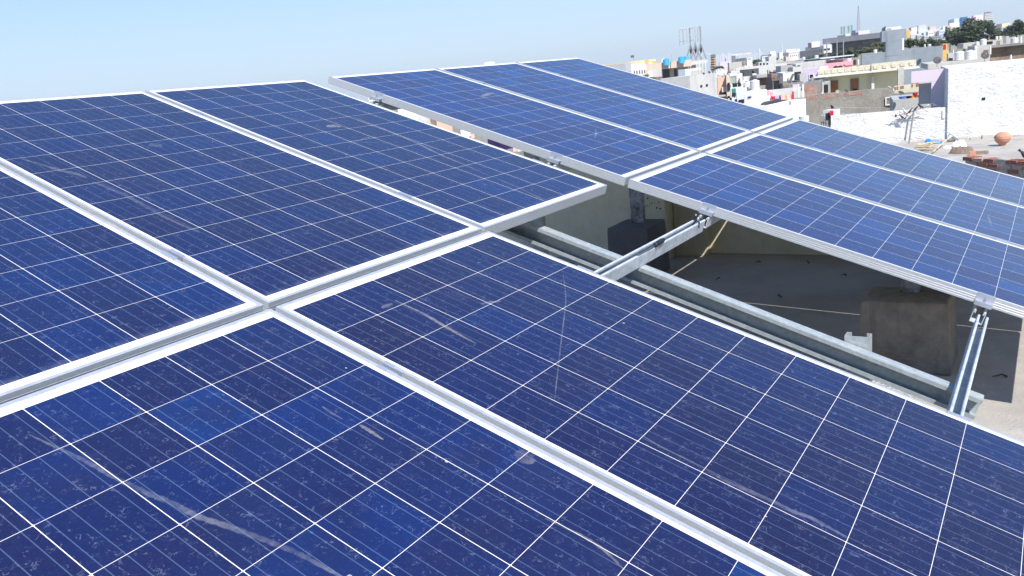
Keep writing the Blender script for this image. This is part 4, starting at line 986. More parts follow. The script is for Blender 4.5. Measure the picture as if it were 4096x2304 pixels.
# ledge behind white wall carrying two dishes
h = hs(K2, 'cream_parapet', 'weathered cream parapet behind the white wall, left of the beige stair room', 'parapet', 1466, 1470, 2040, 738, 800, 60, 'offwhite', la=6, yaw=-60, parapet=0)
h = hs(K2, 'beige_stair_room', 'beige block with cream edge pillar between the tanks and the tan wall', 'house', 2030, 2034, 2190, 530, 740, 66, 'offwhite', la=5, yaw=-60, parapet=0)
rc(h, K2, 'B', 'opening', 'brickdark', 2115, 575, 2165, 625)
h = hs(K2, 'tan_rubble_wall', 'long rough tan stone wall at the upper right border', 'wall', 2180, 2190, 2700, 545, 740, 70, 'tan', la=2, yaw=-60, parapet=0)
h = hs(K2, 'grey_slab', 'flat grey concrete slab along the top of the tan rubble wall', 'slab', 2100, 2195, 2700, 528, 552, 69.5, 'greydark', la=3, yaw=-60, parapet=0)
for k, (x, yt, yb, w) in enumerate(((2020, 530, 725, 24), (1700, 575, 705, 7), (1765, 565, 700, 8), (2186, 530, 625, 20), (2425, 630, 705, 16), (2540, 420, 495, 20), (1180, 440, 575, 26))):
    D = 64 if x > 1200 else 109; a = at(*K2(x, yb), D); b_ = at(*K2(x, yt), D); mb = MB(); r = w * .348 / 2 * (a - CP).length / FPX
    mb.tube([a, b_], r, 8); single(mb, 'white_pole', M['white'], ('thick white pipe right of the pair of large white tanks', 'thin white pole at the left of the air conditioner units', 'thin white pole between the air conditioner units and the large tank',
        'white edge pillar of the beige block by the tan wall', 'short white pipe standing on the high white wall', 'white pipe at the upper right border above the slab', 'white slab edge beside the blue grey stair tower')[k], 'pole')
tk(K2, 1832, 692, 116, 106, 62, 'tankwhite', 'large white tank, left one of the pair behind the dishes')
tk(K2, 1955, 692, 118, 118, 62, 'tankwhite', 'large white tank, right one of the pair behind the dishes')
tk(K2, 2000, 568, 56, 58, 80, 'tankblack', 'black tank above the right one of the large white tanks')
tk(K2, 2106, 525, 80, 80, 85, 'tankwhite', 'white tank with ribs above the beige block')
tk(K2, 2035, 527, 52, 50, 88, 'tankwhite', 'small white tank left of the ribbed white tank above the beige block')
tk(K2, 2465, 500, 90, 70, 85, 'tankwhite', 'stout white tank near the upper right border')
tk(K2, 2300, 456, 42, 42, 95, 'tankwhite', 'small white tank on the stand, right of its twin'); tk(K2, 2262, 458, 34, 42, 95, 'tankwhite', 'small white tank on the stand, left of its twin')
h = hs(K2, 'white_roof_room', 'low white roof room with ragged top right of the big tree', 'house', 1875, 1880, 2130, 500, 560, 92, 'offwhite', la=5, yaw=-60, parapet=.3)
h = hs(K2, 'white_roof_room', 'stepped white roof room below the twin small tanks', 'house', 2140, 2145, 2420, 470, 530, 96, 'offwhite', la=5, yaw=-60, parapet=.3)
rc(h, K2, 'B', 'opening', 'brickdark', 2265, 470, 2300, 515); rc(h, K2, 'B', 'opening', 'void', 2150, 480, 2215, 500)
h = hs(K2, 'water_heater_frame', 'slanted grey frame beside the twin small tanks', 'frame', 2370, 2374, 2398, 415, 500, 94, 'grey', la=.3, parapet=0)
h = hs(K2, 'air_conditioner', 'grey air conditioner units stacked left of the large white tanks', 'air conditioner', 1702, 1706, 1762, 615, 700, 63, 'offwhite', la=1, yaw=-60, parapet=0)
rc(h, K2, 'B', 'fan_grille', 'void', 1712, 668, 1732, 694); rc(h, K2, 'B', 'fan_grille', 'void', 1738, 668, 1756, 694)
dish(*K2(1577, 697), 34, 52, 'large dark dish left of the large white tanks, tilted right', face=(-.75, -.25, .45))
dish(*K2(2125, 640), 36, 52, 'large dark dish in front of the beige block', face=(-.75, -.3, .45))
# stuff behind the lilac opening
h = hs(K2, 'grey_ledge', 'grey cement ledge below the lilac opening that carries tubs and crates', 'wall', 1050, 1070, 1530, 1150, 1330, 47, 'grey', la=4, yaw=-60, parapet=0)
h = hs(K2, 'grey_brown_wall', 'long grey brown cement wall with patches of bare brick along its top', 'wall', 60, 72, 1072, 1095, 1420, 52, 'brownwall', la=.4, yaw=-60, parapet=0)
rc(h, K2, 'B', 'window', 'tan', 995, 1130, 1062, 1192, frame=M['white'])
for (x0, y0, x1, y1) in ((75, 1108, 200, 1142), (250, 1095, 440, 1120), (500, 1068, 720, 1086)): rc(h, K2, 'B', 'bare_brick_patch', 'brick', x0, y0 - 6, x1, y1, out=.012)
dish(*K2(430, 1055), 16, 50, 'pale dish before the left orange door of the yellow house', 'dishpale', face=(-.8, -.4, .3)); dish(*K2(533, 1046), 17, 50, 'dark dish between the two orange doors of the yellow house', face=(-.5, -.6, .6))
dish(*K2(1028, 1000), 15, 50, 'small pale dish at the right end of the grey brown wall', 'dishpale', face=(-.3, -.5, .8)); dish(*K2(1437, 1005), 23, 47, 'dark dish seen in the lilac wall opening', face=(-.2, -.6, .8))
dish(*K2(1162, 1068), 26, 46.5, 'dark dish on the grey ledge above the lilac blue tub', face=(-.3, -.4, .8))
def tub(x0, x1, yt, yb, mat, label, name='plastic_tub', cat='tub', box=False):
    D = 46.3; a = at(*K2((x0 + x1) / 2, yb), D); sc = (a - CP).length / FPX * .348; w = (x1 - x0) * sc / 2; hh = (yb - yt) * sc; mb = MB()
    if box: mb.obox(a, az(-40), az(50), -w, w, 0, w, a.z, a.z + hh)
    else: mb.lathe([(w * .75, 0), (w * .95, hh * .9), (w, hh), (w * .9, hh), (w * .7, hh * .1)], a, 14)
    single(mb, name, M[mat], label, cat, 'tubs and crates on the grey ledge')
tub(1140, 1222, 1112, 1136, 'plblue', 'lilac blue tub on the grey ledge, leftmost of the bright ones'); tub(1222, 1270, 1108, 1132, 'black', 'black tub right of the lilac blue tub')
tub(1290, 1370, 1102, 1122, 'plorange', 'orange crate under the red tub', 'plastic_crate', 'crate', True); tub(1298, 1352, 1072, 1102, 'plred', 'red tub standing on the orange crate')
tub(1372, 1402, 1052, 1114, 'black', 'tall black canister between the red and the pale blue tub'); tub(1412, 1452, 1072, 1112, 'plblue', 'pale blue tub in the lilac wall opening'); tub(1466, 1508, 1068, 1104, 'plred', 'red bucket at the right edge of the lilac wall opening')
tub(1455, 1470, 1050, 1085, 'tankwhite', 'white canister beside the red bucket in the lilac opening')
# cream balustrade with brown rails
h = hs(K2, 'balustrade', 'cream balustrade with brown rails rising to the right below the blue grey wall', 'balustrade', 1080, 1085, 1385, 990, 1075, 58, 'creamtrim', la=.3, yaw=-60, parapet=0)
for x in (1090, 1115, 1155, 1178, 1283, 1335, 1350): rc(h, K2, 'B', 'brown_rail', 'doorwood', x, 1000 - (x - 1090) * .16, x + 16, 1030 - (x - 1090) * .16, out=.03)
h = hs(K2, 'cream_pillar', 'white plaster pillar at the right corner of the yellow house', 'pillar', 1122, 1128, 1182, 790, 1000, 86, 'offwhite', la=1.5, yaw=-60, parapet=0)
# --- yellow house
h = hs(K2, 'yellow_house', 'pale yellow house with ornate cream cornice and two orange brown doors', 'house', 305, 328, 1125, 850, 1110, 90, 'yellow', la=9, yaw=-60, parapet=0)
zt = h.zt
cz = at(*K2(328, 822), 90).z
for (a0, a1, o0, o1) in ((-1.0, h.lb * .62, -.2, 1.2), (h.lb * .62 + .005, h.lb + 1.5, -.2, 1.5)):
    c_ = h.band('B', 'cornice', M['creamtrim'], a0, a1, zt - .1, zt + (.50 if o1 < 1.4 else .56), out=o1 * .7)
    for k in range(8 if o1 < 1.4 else 5):
        u = a0 + (a1 - a0) * (k + .5) / (8 if o1 < 1.4 else 5); mb = MB(); w = (a1 - a0) / 20
        mb.obox(h.P, h.dB, h.nB, u - w, u + w, o1 * .7, o1 * .7 + .07, zt + .08, zt + .40); child(mb, 'relief', M['creamtrim'], c_)
h.band('B', 'cornice_lip', M['white'], -1.3, h.lb + 1.8, zt - .24, zt - .102, out=1.25)
rc(h, K2, 'B', 'door', 'doorwood', 348, 940, 428, 1090, frame=M['greydark']); d_ = rc(h, K2, 'B', 'door', 'doorwood', 590, 915, 664, 1060, frame=M['greydark'])
rc(h, K2, 'B', 'dark_panel', 'void', 607, 1022, 656, 1060, out=.08)
rc(h, K2, 'B', 'pillar', 'white', 822, 870, 853, 1040, out=.5)
h = hs(K2, 'white_gate_pillar', 'narrow white pillar left of the yellow house', 'pillar', 228, 232, 268, 945, 1100, 80, 'white', la=1.5, parapet=0)
h = hs(K2, 'brick_house', 'square bare red brick wall framed in grey, left of the yellow house', 'house', 20, 35, 228, 965, 1115, 62, 'greydark', la=6, yaw=-60, parapet=.2)
rc(h, K2, 'B', 'brick_panel', 'brick', 40, 975, 196, 1108, out=.02)
h = hs(K2, 'dark_opening_house', 'dark open doorway room between the brick square and the yellow house', 'house', 268, 272, 330, 950, 1110, 85, 'grey', la=5, yaw=-60, parapet=0)
rc(h, K2, 'B', 'doorway', 'void', 274, 975, 324, 1060)
# --- blue grey windowless building
h = hs(K2, 'blue_grey_building', 'big windowless blue grey cement building with a raised stair tower', 'building', 700, 708, 1640, 622, 1100, 112, 'bluegrey', la=10, yaw=-60, parapet=.4)
rc(h, K2, 'B', 'stair_tower', 'bluegrey', 985, 440, 1165, 630, ins=6, out=.02); rc(h, K2, 'B', 'tower_head', 'bluegrey', 940, 358, 1222, 455, ins=6, out=.03)
rc(h, K2, 'B', 'ochre_side', 'orange', 1224, 350, 1268, 432, ins=6, out=.0)
rc(h, K2, 'B', 'lower_part', 'bluegrey', 1180, 780, 1470, 960, out=.03)
h2 = hs(K2, 'ochre_side_building', 'narrow ochre building strip with a brown sign right of the blue grey wall', 'building', 1640, 1643, 1690, 505, 720, 118, 'orange', la=4, yaw=-60, parapet=0)
rc(h2, K2, 'B', 'sign', 'redpaint', 1650, 512, 1678, 565)
tk(K2, 865, 612, 44, 44, 108, 'tankwhite', 'white tank on the left shoulder of the blue grey building'); tk(K2, 963, 600, 36, 30, 108, 'tankblack', 'black round tank on the left shoulder of the blue grey building')
tk(K2, 1487, 532, 42, 26, 111, 'tankwhite', 'small white tank on the right shoulder of the blue grey building'); tk(K2, 1435, 540, 22, 32, 111, 'tankwhite', 'tiny white vent on the right shoulder of the blue grey building')
h = hs(K2, 'roof_billboard', 'white rooftop billboard block with faint green mark above the stair tower', 'billboard', 940, 985, 1162, 320, 372, 130, 'white', yaw=-60, parapet=0)
rc(h, K2, 'A', 'dark_side', 'slate2', 944, 328, 984, 374); rc(h, K2, 'B', 'mark', 'glasspale', 1000, 328, 1050, 350, out=.03)
# --- dark office complex on the ridge
h = hs(K2, 'dark_office_building', 'long dark grey office building with flat roof slab on the ridge', 'building', 340, 350, 935, 500, 680, 400, 'slate', la=40, yaw=-60, parapet=0)
h.band('B', 'roof_slab', M['slate2'], -3, h.lb + 3, h.zt, h.zt + 2.2, out=6)
for (x0, y0, x1, y1) in ((440, 512, 508, 545), (720, 470, 780, 500), (790, 462, 850, 490), (670, 530, 700, 555), (450, 570, 500, 590), (830, 490, 860, 520)): rc(h, K2, 'B', 'cladding_panel', 'slate2', x0, y0, x1, y1, out=.6)
h.grid('B', 22, 2, M['glass'], .02, .98, .25, .9, .5, .25, H=20)
for lab, xl, xc, xr, yt, mt in (('stepped grey roof block at the left end of the dark office building', 424, 428, 520, 410, 'slate2'), ('small white roof room on the dark office building, left one', 519, 522, 580, 392, 'white'), ('dark roof block between the two white roof rooms', 584, 588, 668, 380, 'slate'), ('white roof room with large windows below the lattice tower', 668, 672, 800, 358, 'white')):
    h = hs(K2, 'roof_block', lab, 'roof room', xl, xc, xr, yt, 500, 402, mt, la=20, yaw=-60, parapet=0)
    if mt == 'white': h.grid('B', 2, 1, M['glass'], .1, .9, .3, .9, .5, .5, H=12)
h = hs(K2, 'blue_cabin', 'small dark blue cabin left of the lattice tower', 'cabin', 596, 600, 640, 352, 382, 402, 'blueglass', la=8, yaw=-60, parapet=0)
h = hs(K2, 'stepped_office_building', 'stepped slate grey office building with a white top room', 'building', 50, 60, 268, 545, 680, 380, 'slate2', la=40, yaw=-60, parapet=0)
h.grid('B', 9, 2, M['glass'], .05, .95, .55, .98, .5, .35, H=16); rc(h, K2, 'B', 'white_room', 'white', 132, 482, 228, 540, out=.3, ins=8)
rc(h, K2, 'B', 'fins', 'slate', 90, 495, 130, 545, out=0, ins=6); rc(h, K2, 'B', 'lower_band', 'slate', 0, 590, 215, 650, out=2)
h = hs(K2, 'white_ribbon_building', 'white flat roofed block between the two dark office buildings', 'building', 262, 270, 362, 520, 620, 385, 'white', la=25, yaw=-60, parapet=0)
rc(h, K2, 'B', 'window_band', 'glass', 275, 560, 345, 575)
def mastobj(name, label, K, x0, x1, yt, yb, D, mat, kind='lattice', cat='mast', wt=.18):
    a = at(*K((x0 + x1) / 2, yb), D); b_ = at(*K((x0 + x1) / 2, yt), D); sc = (a - CP).length / FPX * .348; w = (x1 - x0) * sc / 2; hh = b_.z - a.z
    t = thing(name, label, cat, a); r = w * .05; L4 = []
    for sx, sy in ((1, 1), (1, -1), (-1, -1), (-1, 1)):
        if kind == 'lattice': L4.append((Vector((sx * w * .7, sy * w * .7, 0)), Vector((sx * w * wt, sy * w * wt, hh))))
        else: L4.append((Vector((sx * w * .5, sy * w * .5, 0)), Vector((sx * w * .7, sy * w * .7, hh))))
    mb = MB()
    for p, q in L4: mb.tube([p, q], r, 5)
    n = 9
    for k in range(n):
        u, v = k / n, (k + 1) / n
        for i in range(4):
            (p, q), (p2, q2) = L4[i], L4[(i + 1) % 4]; mb.tube([p.lerp(q, u), p2.lerp(q2, v)], r * .7, 4); mb.tube([p2.lerp(q2, u), p.lerp(q, v)], r * .7, 4); mb.tube([p.lerp(q, v), p2.lerp(q2, v)], r * .7, 4)
    mb.build('lattice', M[mat], t)
    mb = MB(); mb.tube([(0, 0, hh * .93), (0, 0, hh * 1.04)], r * 2.4, 6); mb.build('spire', M[mat], t)
    return t
mastobj('lattice_tower', 'tall faded red and white lattice radio tower on the ridge', K2, 652, 692, 75, 358, 410, 'redwhite', cat='radio tower')
for k, (x, yt, yb) in enumerate(((478, 310, 395), (508, 305, 400), (558, 298, 378), (593, 292, 380))):
    mastobj('green_antenna_mast', ('leftmost thin green antenna mast', 'thick green antenna mast, second from left', 'green antenna mast, third from left', 'green antenna mast nearest the lattice tower')[k] + ' on the dark office roof', K2, x - 10, x + 10, yt, yb, 403, 'green', kind='col', cat='antenna mast')
# --- glass building and scaffolding tower, white houses of the ridge
h = hs(K2, 'glass_office_building', 'distant blue glass office building behind the big tree', 'building', 1768, 1772, 2000, 215, 330, 520, 'paleblue', la=30, yaw=-60, parapet=0)
rc(h, K2, 'B', 'glass_front', 'blueglass', 1842, 200, 1922, 300, out=.6); rc(h, K2, 'B', 'glass_front', 'blueglass', 1940, 225, 1992, 300, out=.6); h.grid('B', 5, 3, M['glass'], .02, .3, .6, .95, .4, .4, H=30)
h = hs(K2, 'white_office_building', 'white tower block with red lettering strip beside the blue glass building', 'building', 1994, 1998, 2110, 180, 330, 515, 'white', la=30, yaw=-60, parapet=0)
rc(h, K2, 'B', 'red_strip', 'redpaint', 2006, 195, 2018, 245, out=.6); h.grid('B', 5, 3, M['glass'], .25, .95, .6, .97, .4, .3, H=40)
h = hs(K2, 'scaffolded_tower', 'tower under construction wrapped in scaffolding at the upper right', 'building', 2112, 2116, 2180, 170, 330, 530, 'greypale', la=20, yaw=-60, parapet=0)
rr = random.Random(3)
for k in range(12): x = 2118 + k * 7; rc(h, K2, 'B', 'scaffold_pole', 'mast', x, 140 + rr.uniform(-6, 25), x + 2, 300, out=4)
for k in range(7): rc(h, K2, 'B', 'scaffold_deck', 'greypale', 2110, 165 + k * 20, 2205, 169 + k * 20, out=4.5)
h = hs(K2, 'sand_dome', 'pale sand coloured rounded roof between the trees at the upper right', 'roof', 2318, 2322, 2420, 270, 320, 540, 'creamtrim', la=20, yaw=-60, parapet=0)
wl3 = ['white', 'offwhite', 'greypale', 'white', 'beige', 'paleblue']
for k, (x0, x1, yt, yb, D) in enumerate(((1275, 1360, 398, 440, 420), (1345, 1420, 408, 470, 400), (1425, 1470, 412, 480, 390), (1468, 1540, 365, 450, 430), (1540, 1600, 358, 440, 440), (1598, 1672, 350, 430, 430), (1500, 1630, 420, 470, 380), (800, 905, 400, 450, 420), (905, 940, 385, 440, 420), (2200, 2320, 300, 360, 560), (1690, 1740, 300, 380, 480))):
    h = hs(K2, 'ridge_house', ('small white house right of the stair tower top', 'pale house with a ribbed front above the palm trees', 'narrow white house left of the bluish tower', 'bluish pale tower house on the ridge', 'white house with dark windows left of the big tree', 'stacked white house at the edge of the big tree', 'low teal grey house below the stacked white houses', 'small white roof house on the dark office right part', 'narrow white house behind the billboard', 'pale low building behind the scaffolding right side', 'pale twiggy building at the left top of the big tree')[k], 'house', x0, x0 + 5, x1, yt, yb + 60, D, wl3[k % 6] if k != 6 else 'bluegrey', la=12, yaw=-60, parapet=0, group='houses on the far ridge')
    h.grid('B', 3, 2, M['glass'], .1, .9, .5, .95, .4, .4, H=(h.zt - h.zb))
# --- trees of the ridge
TR = (('leafdark', 'large dark tree crown below the scaffolded tower', 1900, 235, 600, 330, 230, 3000), ('leafdark', 'dark tree below the white tower block, right of the largest crown', 2090, 215, 540, 240, 240, 2200), ('leafolive', 'sparse olive tree at the left edge of the large dark crown', 1730, 300, 560, 130, 235, 1100),
      ('leafdark', 'dark tree at the upper right border, tallest there', 2500, 215, 460, 190, 250, 1800), ('leafdark', 'dark tree at the upper right just left of the tallest', 2400, 290, 470, 130, 250, 1100), ('leafolive', 'low olive tree under the pale low building at right', 2260, 330, 470, 190, 255, 1200),
      ('leafmid', 'bushy green tree in front of the dark office building, leftmost', 440, 590, 690, 170, 190, 1200), ('leafmid', 'bushy green tree with pointed crown before the dark office building', 565, 545, 690, 200, 190, 1600), ('leafolive', 'olive tree left of the blue grey stair tower', 900, 455, 640, 170, 200, 1500), ('leafolive', 'olive tree before the right half of the dark office building', 780, 530, 660, 190, 195, 1400),
      ('leafolive', 'dry olive bush below the stepped office building', 290, 610, 700, 200, 200, 1000), ('leafolive', 'dry olive bush at the left foot of the stepped office building', 130, 640, 730, 170, 200, 800), ('leafmid', 'green tree right of the stair tower', 1260, 435, 570, 170, 170, 1300), ('leafmid', 'palm like green tree in the middle above the blue grey wall', 1450, 440, 560, 180, 170, 1300), ('leafmid', 'green tree left of the big crown, above the blue grey wall', 1600, 450, 560, 150, 170, 1100))
for k, (lf, lab, x, yt, yb, w, D, n) in enumerate(TR):
    xx, y0 = K2(x, yt); _, y1 = K2(x, yb); tree(xx, y0, y1, w * .348 * 1.5, D, lf, lab, 50 + k, int(n * 1.7))

# --- middle roofs in front of the blue grey building: pink, lilac, metal roof
h = hs(K2, 'metal_roof_shed', 'shed with a thin blue metal roof on posts above the pink house', 'shed', 280, 300, 500, 700, 760, 105, 'offwhite', la=6, yaw=-60, parapet=0)
mb = MB(); a = at(*K2(185, 672), 104); b_ = at(*K2(505, 688), 104); mb.obox(a, az(-50), az(40), -.5, (b_ - a).length + .5, -2, 4, a.z - .1, a.z); single(mb, 'metal_roof', M['paleblue'], 'thin blue corrugated metal roof sheet over the shed', 'roof sheet')
for k, (x) in enumerate((310, 428, 500)):
    mb = MB(); p = at(*K2(x, 760), 103.5); mb.tube([p, p + Vector((0, 0, 2.9))], .06, 6); single(mb, 'thin_post', M['mast'], 'thin post carrying the blue metal roof sheet', 'post', 'posts under the metal roof sheet')
h = hs(K2, 'pink_house', 'bright pink house front with a red lower right part', 'house', 275, 283, 605, 732, 860, 100, 'pink', la=8, yaw=-60, parapet=.3)
rc(h, K2, 'B', 'red_part', 'redpaint', 522, 755, 600, 790); rc(h, K2, 'B', 'green_strip', 'teal', 585, 765, 605, 780)
tk(K2, 412, 812, 56, 56, 95, 'tankblack', 'black tank pair member, left, before the pink house'); tk(K2, 466, 806, 50, 54, 95, 'tankblack', 'black tank pair member, right, before the pink house'); dish(*K2(508, 755), 12, 94, 'dark dish above the right black tank by the pink house')
tk(K2, 560, 712, 72, 42, 108, 'tankwhite', 'white tank right of the blue metal roof'); tk(K2, 630, 745, 34, 60, 104, 'tankblack', 'dark slim tank left of the blue grey wall'); tk(K2, 668, 745, 26, 62, 104, 'tankwhite', 'pale slim tank touching the blue grey wall')
tk(K2, 190, 672, 50, 36, 125, 'tankwhite', 'white tank left of the blue metal roof'); tk(K2, 42, 695, 40, 40, 125, 'tankwhite', 'white tank at far left below the stepped office building')
h = hs(K2, 'lilac_roof_house', 'lilac house with dark window and white right wing', 'house', 0, 25, 222, 800, 960, 92, 'lilac2', la=8, yaw=-60, parapet=.3)
rc(h, K2, 'B', 'window', 'void', 112, 858, 152, 900, frame=M['white']); rc(h, K2, 'B', 'grey_box', 'grey', 135, 888, 190, 940, out=.8)
h = hs(K2, 'white_wing', 'white house wing with narrow dark window beside the lilac house', 'house', 218, 224, 300, 780, 960, 90, 'white', la=8, yaw=-60, parapet=.3)
rc(h, K2, 'B', 'window', 'brickdark', 250, 842, 270, 900)
h = hs(K2, 'grey_terrace_house', 'pale grey house with ragged top left of the pink house', 'house', 0, 30, 285, 720, 820, 112, 'greypale', la=8, yaw=-60, parapet=.4)
tk(K2, 130, 798, 22, 20, 100, 'tankblack', 'tiny black tank, left, above the lilac house'); tk(K2, 165, 798, 34, 26, 100, 'tankblack', 'small black tank, right, above the lilac house')

# --- left part of the view (coordinates of the K1 close-up)
h = hs(K1, 'grey_block_house', 'large bare grey cement block house with two small square holes', 'house', 690, 1025, 1338, 868, 1300, 64, 'greypale', yaw=10, parapet=.3)
rc(h, K1, 'B', 'hole', 'void', 1146, 976, 1166, 996); rc(h, K1, 'B', 'hole', 'void', 1210, 966, 1230, 986)
dish(*K1(1186, 843), 11, 62, 'dark dish on the grey block house, leftmost of three', face=(-.4, -.6, .5), pole=1.6); dish(*K1(1250, 829), 12, 62, 'dark dish on the grey block house, middle of three', face=(-.4, -.6, .5), pole=2); dish(*K1(1286, 822), 10, 62, 'pale dish on the grey block house, rightmost of three', 'dishpale', face=(.2, -.8, .3), pole=1.6)
h = hs(K1, 'beige_house', 'beige roof house with slab roof, dark glazed door and the phone antennas above', 'house', 690, 708, 1010, 792, 940, 125, 'beige', la=8, yaw=-48, parapet=0)
h.band('B', 'roof_slab', M['beige'], -2.2, h.lb + .5, h.zt + .0, h.zt + .9, out=1.6)
rc(h, K1, 'B', 'glazed_door', 'glass', 716, 795, 800, 896, frame=M['offwhite']); rc(h, K1, 'B', 'door', 'glass', 850, 798, 880, 884, frame=M['slate']); rc(h, K1, 'B', 'doorway', 'void', 950, 790, 968, 876)
h = hs(K1, 'white_cooler_box', 'white cooler box beside the grey stair opening of the beige house', 'cooler', 968, 972, 1036, 792, 875, 121, 'paleblue', la=1.2, parapet=0)
h = hs(K1, 'concrete_pillar_frame', 'concrete frame of tall pillars and thick slab under the phone antennas', 'concrete frame', 1040, 1044, 1232, 700, 742, 124, 'greypale', la=6, yaw=-48, parapet=0)
for x0, x1 in ((1010, 1040), (1125, 1152), (1165, 1188), (1195, 1222)): rc(h, K1, 'B', 'pillar', 'greypale', x0, 700, x1, 872, ins=.5, out=.02)
rc(h, K1, 'B', 'back_screen', 'white', 1048, 745, 1110, 775, ins=3, out=-2.6)
tk(K1, 760, 748, 74, 82, 123, 'tankblue', 'sky blue tank standing alone on the beige house roof'); tk(K1, 935, 726, 74, 84, 123, 'tankblue', 'sky blue tank, left of the touching pair by the antennas'); tk(K1, 992, 718, 64, 80, 125, 'tankblue', 'sky blue tank, right of the touching pair by the antennas')
mb = MB(); a = at(*K1(722, 750), 127); mb.tube([a, at(*K1(715, 672), 127)], .3, 6); single(mb, 'white_pipe', M['white'], 'white stub pipe behind the lone sky blue tank', 'pipe')
mb = MB(); mb.tube([at(*K1(822, 735), 123), at(*K1(817, 620), 123)], .05, 5); single(mb, 'flag_pole', M['antenna'], 'thin pale pole between the sky blue tanks', 'pole')
def antenna_frame(label, x, yt, yb, xs, tilt, D=126):
    """three-legged rooftop phone mast with panel antennas"""
    a = at(*K1(x, yb), D); sc = (a - CP).length / FPX * .349; t = thing('phone_mast', label, 'phone mast', a, (0, 0, 0), 'phone antenna masts on the beige house')
    hm = (yb - yt) * sc; hb = hm * .5
    for k, an in enumerate((20, 140, 260)):
        mb = MB(); mb.tube([Vector((math.cos(R_(an)) * 66 * sc, math.sin(R_(an)) * 66 * sc, 0)), Vector((0, 0, hb))], .1, 6); mb.build('leg', M['mast'], t)
    mb = MB(); mb.tube([Vector((0, 0, 0)), Vector((0, 0, hm))], .08, 6); mb.build('pole', M['mast'], t)
    side = Vector((CX.x, CX.y, 0)).normalized()
    for (dx, y0, y1, w) in xs:
        z0 = (yb - y1) * sc; z1 = (yb - y0) * sc; c = side * dx * sc; mb = MB(); mb.obox(c, side, Vector((side.y, -side.x, 0)), -w * sc / 2, w * sc / 2, 0, w * sc * .6, z0, z1); mb.build('panel_antenna', M['antenna'] if w > 8 else M['mast'], t)
    for f in (.62, .96):
        mb = MB(); x0 = min(q[0] for q in xs) * sc; x1 = max(q[0] for q in xs) * sc; mb.tube([side * x0 + Vector((0, 0, hm * f)), side * x1 + Vector((0, 0, hm * f))], .05, 5); mb.build('cross_bar', M['mast'], t)
    mb = MB(); mb.lathe([(9 * sc, 0), (9 * sc, 5 * sc)], side * (min(q[0] for q in xs)) * sc + Vector((0, 0, hm * .78)), 10, axis=(-1, -.3, 0)); mb.build('drum_antenna', M['antenna'], t)
    for zf in (.1, .25): 
        mb = MB(); mb.obox(Vector((0, 0, 0)), side, Vector((side.y, -side.x, 0)), -9 * sc, 8 * sc, -.2, .2, hm * zf, hm * (zf + .1)); mb.build('radio_unit', M['antenna'] if zf < .2 else M['black'], t)
antenna_frame('phone mast with cross bars reaching far left, leftmost of the three', 1045, 350, 700, [(-115, 372, 532, 5), (-75, 365, 520, 7), (-54, 362, 518, 9), (-34, 370, 510, 4)], 0)
antenna_frame('phone mast with the thickest white panel, middle of the three', 1100, 342, 695, [(-60, 350, 505, 5), (-10, 342, 500, 17)], 0)
antenna_frame('phone mast with two slim panels, rightmost of the three', 1160, 335, 690, [(-28, 350, 495, 6), (-10, 345, 500, 9), (8, 338, 495, 7)], 0)
h = hs(K1, 'white_apartment_block', 'white apartment block with rows of small windows at the far left', 'building', 288, 352, 528, 705, 900, 420, 'white', yaw=5, parapet=.8)
h.grid('B', 5, 4, M['glass'], .1, .95, .42, .92, .4, .35, H=38); h.grid('A', 3, 4, M['glass'], .1, .9, .42, .92, .3, .35, H=38)
mb = MB(); a = at(*K1(385, 690), 420); mb.tube([a, at(*K1(384, 630), 420)], .1, 5); single(mb, 'flag_pole', M['mast'], 'pole with the dark flag on the white apartment block', 'flag pole')
mb = MB(); a = at(*K1(352, 662), 420); mb.obox(a, az(-70), az(20), 0, 1.6, 0, .1, a.z, a.z + 1.1); single(mb, 'flag', M['slate'], 'small dark square flag above the white apartment block', 'flag')
h = hs(K1, 'pale_frame_building', 'pale bluish building with open frame top right of the apartment block', 'building', 420, 432, 640, 695, 860, 520, 'towerwhite', la=30, yaw=0, parapet=0)
h.grid('B', 6, 1, M['paleblue'], .02, .98, .86, 1.0, .5, .6, H=40)
# tower crane
t = thing('tower_crane', 'yellow tower crane standing before the pale building at the far left', 'crane', at(*K1(538, 875), 380))
def seg(name, pts, r): mb = MB(); mb.tube([at(*K1(x, y), 380) for x, y in pts], r, 5); child(mb, name, M['crane'], t)
seg('mast', [(538, 880), (534, 695)], .32); seg('jib', [(0, 748), (300, 728), (534, 708), (632, 700)], .13); seg('jib_tie', [(300, 726), (530, 690), (632, 699)], .1)
mb = MB(); a = at(*K1(535, 710), 380); mb.obox(a, az(-70), az(20), -.7, .7, -.7, .7, a.z - .9, a.z + 1.0); child(mb, 'cab', M['crane'], t)
mb = MB(); a = at(*K1(625, 708), 380); mb.obox(a, az(-70), az(20), -.8, .8, -.6, .6, a.z - .6, a.z + .4); child(mb, 'counterweight', M['crane'], t)
h = hs(K1, 'striped_blue_tower', 'pale blue block with dark side and orange balconies behind the antennas', 'building', 1195, 1262, 1322, 628, 860, 300, 'paleblue', yaw=8, parapet=.6)
h.rect('B', 'dark_cladding', M['slate2'], *K1(1264, 626), *K1(1320, 800), out=.3)
for k in range(5): y = 655 + k * 27; rc(h, K1, 'B', 'balcony', 'orange', 1267, y + 14, 1291, y + 22, out=1.2); rc(h, K1, 'B', 'window', 'glass', 1267, y, 1290, y + 13, out=.4)
for k in range(6): rc(h, K1, 'A', 'roof_frame', 'white', 1200 + k * 10, 612, 1206 + k * 10, 628, ins=.5, out=0)
